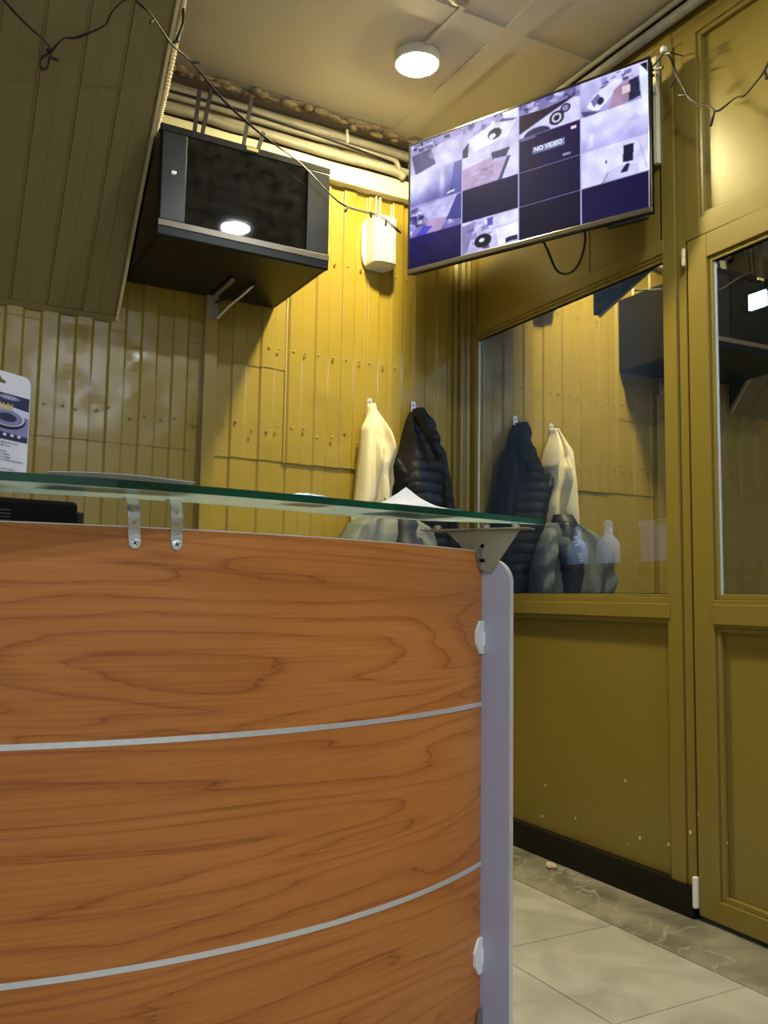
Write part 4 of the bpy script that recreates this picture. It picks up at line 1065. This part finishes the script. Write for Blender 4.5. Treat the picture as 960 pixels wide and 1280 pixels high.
# ================================================================== LAMPS, PIPES, WIRES
def ceiling_lamp(x, y, light, lab, energy=1.0):
    l = empty('ceiling_lamp', (x, y, ZC)); tag(l, lab, 'lamp', 'round ceiling lamps')
    b = bmesh.new(); lathe(b, [(.083, 0), (.085, -.006), (.085, -.030), (.080, -.036), (.074, -.0365)], (0, 0, 0), 48); obj('housing', b, M['white'], l, smooth=False)
    b = bmesh.new(); lathe(b, [(.073, -.0366), (.073, -.038), (.060, -.041), (.02, -.0425)], (0, 0, 0), 48)
    obj('diffuser', b, emis('lamp_glow', light[0], light[1]*energy), l)
ceiling_lamp(1.572, 2.640, LAMP_WARM, 'round white glowing ceiling lamp beside the television')
ceiling_lamp(1.49, 1.10, LAMP_COOL, 'round ceiling lamp in front of the desk, mirrored in the cabinet door')
ceiling_lamp(-0.55, -1.15, FILL_FRONT, 'added round fill lamp behind the viewer on the left', 0.9)  # added out of view to light the desk front and end panel
ceiling_lamp(1.25, -1.45, FILL_FRONT, 'added round fill lamp behind the viewer on the right', 1.0)  # added out of view to light the desk while only grazing the partition
ceiling_lamp(3.3, 0.9, ((0.42, 0.64, 1.0), 420.0), 'added round blue fill lamp in the space behind the door glass')  # added out of view for a blue veil behind the window
# smoke detector and the cable cover that runs to it
sdv = empty('smoke_detector', (1.519, 2.278, ZC)); tag(sdv, 'small round ribbed smoke detector on the ceiling at top edge', 'detector')
b = bmesh.new(); lathe(b, [(.042, 0), (.042, -.014), (.038, -.020)], (0, 0, 0), 32); obj('base', b, M['white'], sdv)
for r_, h_ in ((.034, -.024), (.026, -.028), (.016, -.034)):
    b = bmesh.new(); lathe(b, [(r_, -.0201), (r_, h_), (r_*.85, h_-.002)], (0, 0, 0), 32); obj('ring', b, M['conduit'], sdv)
b = bmesh.new(); prism(b, [(-.012, 0), (.012, 0), (.010, -.011), (-.010, -.011)], lambda u, v, w: Vector((1.5585+u+(-.0095)*0, 2.555-w, ZC-.0008+v)), .235)
o = obj('trim_3', b, M['ceil'], kind='structure')

# pipes and hoses along the top of the back wall
PIPES = [(2.888, .013, 0.0), (2.862, .017, .018), (2.826, .012, .030), (2.796, .015, .012), (2.770, .016, .034)]
labs = ['topmost grey conduit running under the ceiling along back wall', 'second grey conduit from the ceiling along back wall', 'thin middle conduit on back wall above the cabinet', 'fourth conduit from the ceiling on back wall', 'lowest grey conduit lying above the cream trunking']
ends = [(2.05, 0), (1.99, 0), (1.78, 1), (1.93, 1), (1.80, 1)]
for (z, r_, dy), lb, (xe, dn) in zip(PIPES, labs, ends):
    y = YB-.020-r_-dy
    pts = [(0.69, y, z)]+[(0.69+(xe-.69)*k/9, y+random.uniform(-.003, .003), z+random.uniform(-.004, .003)) for k in range(1, 9)]+[(xe, y, z)]
    if dn: pts += [(xe+.025, y, z-.010), (xe+.032, y, z-.04 if z > 2.80 else 2.757)]
    b = bmesh.new(); tube(b, pts, r_, 10); tag(obj('conduit', b, M['conduit'], smooth=True), lb, 'pipe')
b = bmesh.new(); tube(b, [(1.84, YB-.045, 2.754), (1.846, YB-.045, 2.785), (1.872, YB-.045, 2.795), (2.10, YB-.045, 2.788)], .014, 10); tag(obj('conduit', b, M['conduit'], smooth=True), 'bent conduit rising from cream trunking beside the television', 'pipe')
b = bmesh.new(); tube(b, [(0.70, YB-.075, 2.835), (1.1, YB-.078, 2.842), (1.5, YB-.075, 2.828), (1.78, YB-.07, 2.81)], .0045, 8); tag(obj('cable', b, M['wire'], smooth=True), 'thin black cable along the conduits on back wall', 'cable')
# sagging foam at the edge of the ceiling
b = bmesh.new()
for k in range(46):
    x = .72+1.26*k/45; p = Vector((x, YB-.085+random.uniform(-.02, .02), ZC-.008+random.uniform(-.008, .004)))
    vs = bmesh.ops.create_icosphere(b, subdivisions=2, radius=1)['verts']
    s_ = Vector((random.uniform(.018, .040), random.uniform(.012, .022), random.uniform(.006, .016)))
    for v in vs: v.co = p+Vector((v.co.x*s_.x, v.co.y*s_.y, v.co.z*s_.z))*(1+.5*noise.noise(v.co*2.3+p*9))
tag(obj('foam_sealant', b, M['foam'], smooth=True, kind='stuff'), 'lumpy brown foam sealant along the ceiling edge over the conduits', 'sealant')
b = bmesh.new(); tube(b, [(1.56, YB-.062, 2.90), (1.562, YB-.066, 2.84)], .007, 8, 0); tag(obj('pipe_clip', b, M['white']), 'small white clip across the conduits near the television', 'clip')
for k_, (px_, pz_, rr_) in enumerate(((1.94, 2.868, .045), (1.90, 2.84, .030))):
    b = bmesh.new(); lathe(b, [(rr_*.9, 0), (rr_, -.006), (rr_, -.028), (rr_*.85, -.034)], (px_, YB-.035, pz_), 24, 'y'); tag(obj('junction_box', b, M['conduit']), ['larger round junction box among conduits beside the television', 'smaller round junction box among conduits beside the television'][k_], 'box')
# conduits along the top of the right wall
def rib(n, r0, r1): return lambda t: r0 if int(t*n) % 2 else r1
b = bmesh.new(); tube(b, [(2.135, 3.15, 2.905), (2.135, 2.2, 2.905), (2.135, 1.0, 2.905)], .010, 10, 6); tag(obj('conduit', b, M['conduit'], smooth=True), 'thin straight conduit in the corner of ceiling and partition', 'pipe')
b = bmesh.new(); tube(b, [(2.150, 3.15, 2.872), (2.150, 2.02, 2.872)], .017, 10, 0); tag(obj('conduit', b, M['conduit'], smooth=True), 'thick smooth conduit over the television along the partition top', 'pipe')
b = bmesh.new(); tube(b, [(2.150, 2.02-.92*k/160, 2.872) for k in range(161)], .018, 10, 0, radf=rib(160, .0155, .0185)); tag(obj('flexible_conduit', b, M['conduit']), 'corrugated flexible conduit along the partition top over the door', 'pipe')
# flexible hose beside the sloping soffit
b = bmesh.new()
hp = [(.690, 2.52, 2.88), (.690, 2.592, 2.775), (.688, 2.65, 2.690), (.686, 2.735, 2.585), (.684, 2.80, 2.520), (.684, 2.86, 2.475)]
hq = [Vector(p) for p in cat(hp, 30)] if False else None
pts = []
for i in range(len(hp)-1):
    a_, b_ = Vector(hp[i]), Vector(hp[i+1])
    for k in range(24): pts.append(a_.lerp(b_, k/24))
tube(b, pts, .010, 8, 0, radf=rib(len(pts), .0082, .0105)); tag(obj('flexible_conduit', b, M['trimcream']), 'pale corrugated hose running down the edge of sloping cladding', 'pipe')
b = bmesh.new(); tube(b, [(.70, 2.58, 2.92), (.692, 2.594, 2.80), (.687, 2.575, 2.71), (.672, 2.59, 2.655)], .0045, 8); tag(obj('cable', b, M['wire'], smooth=True), 'short black cable hanging at the top of sloping cladding edge', 'cable')

# string lights
def string(nm, pts, lab, twigs, seed):
    random.seed(seed)
    l = empty(nm, pts[0]); tag(l, lab, 'string lights', 'unlit string lights')
    b = bmesh.new(); jit = [Vector(p) for p in pts]
    tube(b, jit, .0024, 6, 5); obj('wire', local(b, l), M['wire'], l, smooth=True)
    b = bmesh.new(); tube(b, [Vector(p)+Vector((random.uniform(-.003, .003), .004, random.uniform(-.004, .004))) for p in pts], .0020, 6, 5); obj('wire', local(b, l), M['wire'], l, smooth=True)
    for p, q in twigs:
        b = bmesh.new(); p = Vector(p); q = Vector(q); tube(b, [p, p.lerp(q, .6), q], .0042, 6, 0, radf=lambda t: .0028 if t < .4 else .0046); obj('bulb', local(b, l), M['wire'], l)
s1 = [(0.148, 2.59, 2.65), (0.183, 2.609, 2.627), (0.236, 2.633, 2.599), (0.317, 2.664, 2.562), (.321, 2.683, 2.539), (.316, 2.700, 2.516), (.300, 2.700, 2.512), (.297, 2.692, 2.528), (.310, 2.682, 2.542), (.323, 2.668, 2.556), (0.353, 2.643, 2.588), (0.385, 2.634, 2.598), (0.458, 2.6, 2.639), (0.474, 2.572, 2.671), (0.502, 2.546, 2.703), (0.536, 2.527, 2.724), (.56, 2.50, 2.76)]
string('string_lights', s1, 'black unlit string lights looped in front of sloping cladding', [((.32, 2.682, 2.540), (.346, 2.682, 2.537)), ((.316, 2.668, 2.558), (.31, 2.672, 2.548))], 1)
s2 = [(.48, 2.34, 2.60), (0.502, 2.36, 2.588), (0.552, 2.4, 2.583), (0.637, 2.5, 2.584), (0.722, 2.58, 2.597), (0.848, 2.64, 2.542), (1.003, 2.68, 2.482), (1.145, 2.69, 2.424), (1.259, 2.70, 2.351), (1.337, 2.71, 2.327), (1.471, 2.72, 2.327), (1.60, 2.79, 2.318)]
string('string_lights', s2, 'black unlit string lights strung from cladding past the cabinet to the television', [((.56, 2.41, 2.583), (.55, 2.41, 2.566)), ((.637, 2.5, 2.584), (.655, 2.5, 2.60)), ((.722, 2.58, 2.597), (.745, 2.58, 2.604)), ((1.337, 2.71, 2.327), (1.325, 2.71, 2.305)), ((1.43, 2.718, 2.335), (1.435, 2.718, 2.312)), ((1.50, 2.722, 2.322), (1.497, 2.722, 2.296))], 2)
XW = 2.10
s3 = [(2.10, 2.05, 2.690), (XW, 1.98, 2.718), (XW, 1.948, 2.728), (XW, 1.922, 2.690), (XW, 1.903, 2.632), (XW, 1.875, 2.569), (XW, 1.853, 2.526), (XW, 1.813, 2.485), (XW, 1.78, 2.462), (XW, 1.757, 2.436), (XW, 1.735, 2.431), (XW, 1.68, 2.438), (XW, 1.647, 2.431), (XW, 1.611, 2.449), (XW, 1.583, 2.466), (XW, 1.555, 2.50), (XW, 1.53, 2.54)]
string('string_lights', s3, 'black unlit string lights hanging over the door transom', [((XW, 1.757, 2.436), (XW, 1.775, 2.394)), ((XW, 1.90, 2.62), (XW, 1.93, 2.60)), ((XW, 1.86, 2.54), (XW, 1.895, 2.555)), ((XW, 2.04, 2.70), (XW, 1.985, 2.67)), ((XW, 2.04, 2.71), (XW, 1.96, 2.685)), ((XW, 1.948, 2.725), (XW, 1.925, 2.715)), ((XW, 1.58, 2.47), (XW, 1.575, 2.44))], 3)
wh = empty('wire_hook', (XR-.001, 1.951, 2.745)); tag(wh, 'small white tipped hook holding string lights on the partition', 'hook')
b = bmesh.new(); tube(b, [(-.0005, 0, 0), (-.04, 0, -.004), (-.085, 0, -.012)], .0022, 8); obj('arm', b, M['wire'], wh)
b = bmesh.new(); box(b, -.096, -.080, -.006, .010, -.014, .004, .002); obj('tip', b, M['white'], wh)

# ================================================================== FLOOR CRUMB, ROOM BEHIND THE GLASS
b = bmesh.new(); vs = bmesh.ops.create_icosphere(b, subdivisions=3, radius=1)['verts']
for v in vs: v.co = Vector((2.113+v.co.x*.016, 2.545+v.co.y*.022, .011+v.co.z*.0105))*1.0+v.co*.006*noise.noise(v.co*2.5)
for v in vs: v.co.z = max(v.co.z, .0006)
tag(obj('plaster_crumb', b, M['crumb']), 'broken crumb of plaster on the floor beside black plinth', 'debris')

tb = empty('side_table', (3.1, 2.5, 0)); tag(tb, 'dark table behind the window glass carrying bottles and a box', 'table')
b = bmesh.new(); box(b, 2.45, 3.9, 1.9, 3.15, 1.070, 1.098, .004); obj('table_top', local(b, tb), M['darkgrey'], tb)
for x, y in ((2.5, 1.95), (2.5, 3.1), (3.85, 1.95), (3.85, 3.1)):
    b = bmesh.new(); box(b, x-.025, x+.025, y-.025, y+.025, 0.0, 1.07, .003); obj('leg', local(b, tb), M['darkgrey'], tb)
def bottle(x, y, lab, s=1.0):
    t = empty('spray_bottle', (x, y, 1.0985)); tag(t, lab, 'bottle', 'plastic bottles behind the window')
    b = bmesh.new(); lathe(b, [(.044*s, 0), (.048*s, .006), (.048*s, .085*s), (.040*s, .105*s), (.024*s, .122*s), (.0185*s, .130*s), (.0175*s, .165*s)], (0, 0, 0), 32); obj('body', b, M['bottle'], t, smooth=True)
    b = bmesh.new(); lathe(b, [(.020*s, .1655*s), (.020*s, .180*s), (.013*s, .182*s), (.012*s, .190*s)], (0, 0, 0), 20); obj('neck_cap', b, M['white'], t)
bottle(2.62, 2.785, 'milky white bottle with narrow neck behind the window, right one')
bottle(2.66, 3.02, 'pale bottle behind the window nearest the corner', .95)
bx = empty('carton', (2.95, 2.745, 1.0985)); tag(bx, 'lilac white carton with a lid behind the right edge of the window', 'box')
b = bmesh.new(); box(b, -.09, .09, -.11, .095, 0, .195, .002); obj('body', b, M['box'], bx)
b = bmesh.new(); box(b, -.096, .096, -.116, .101, .175, .202, .003); obj('lid', b, M['paper'], bx)
b = bmesh.new(); box(b, -.0966, -.096, -.10, .0, .180, .198, 0); obj('green_label', b, M['green'], bx)
fd = empty('flood_light', (3.45, 2.650, 2.345)); tag(fd, 'bright blue white flood light hanging behind the door glass', 'lamp')
b = bmesh.new(); box(b, -.02, .04, -.055, .055, -.045, .045, .006); obj('housing', b, M['black'], fd)
b = bmesh.new(); box(b, -.026, -.0205, -.046, .046, -.036, .036, .001); obj('lens', b, emis('flood_glow', FLOOD[0], FLOOD[1]), fd)
b = bmesh.new(); tube(b, [(.01, 0, .045), (.01, 0, ZC-2.345)], .008, 10, 0); obj('rod', b, M['black'], fd)
bpy.context.view_layer.update()
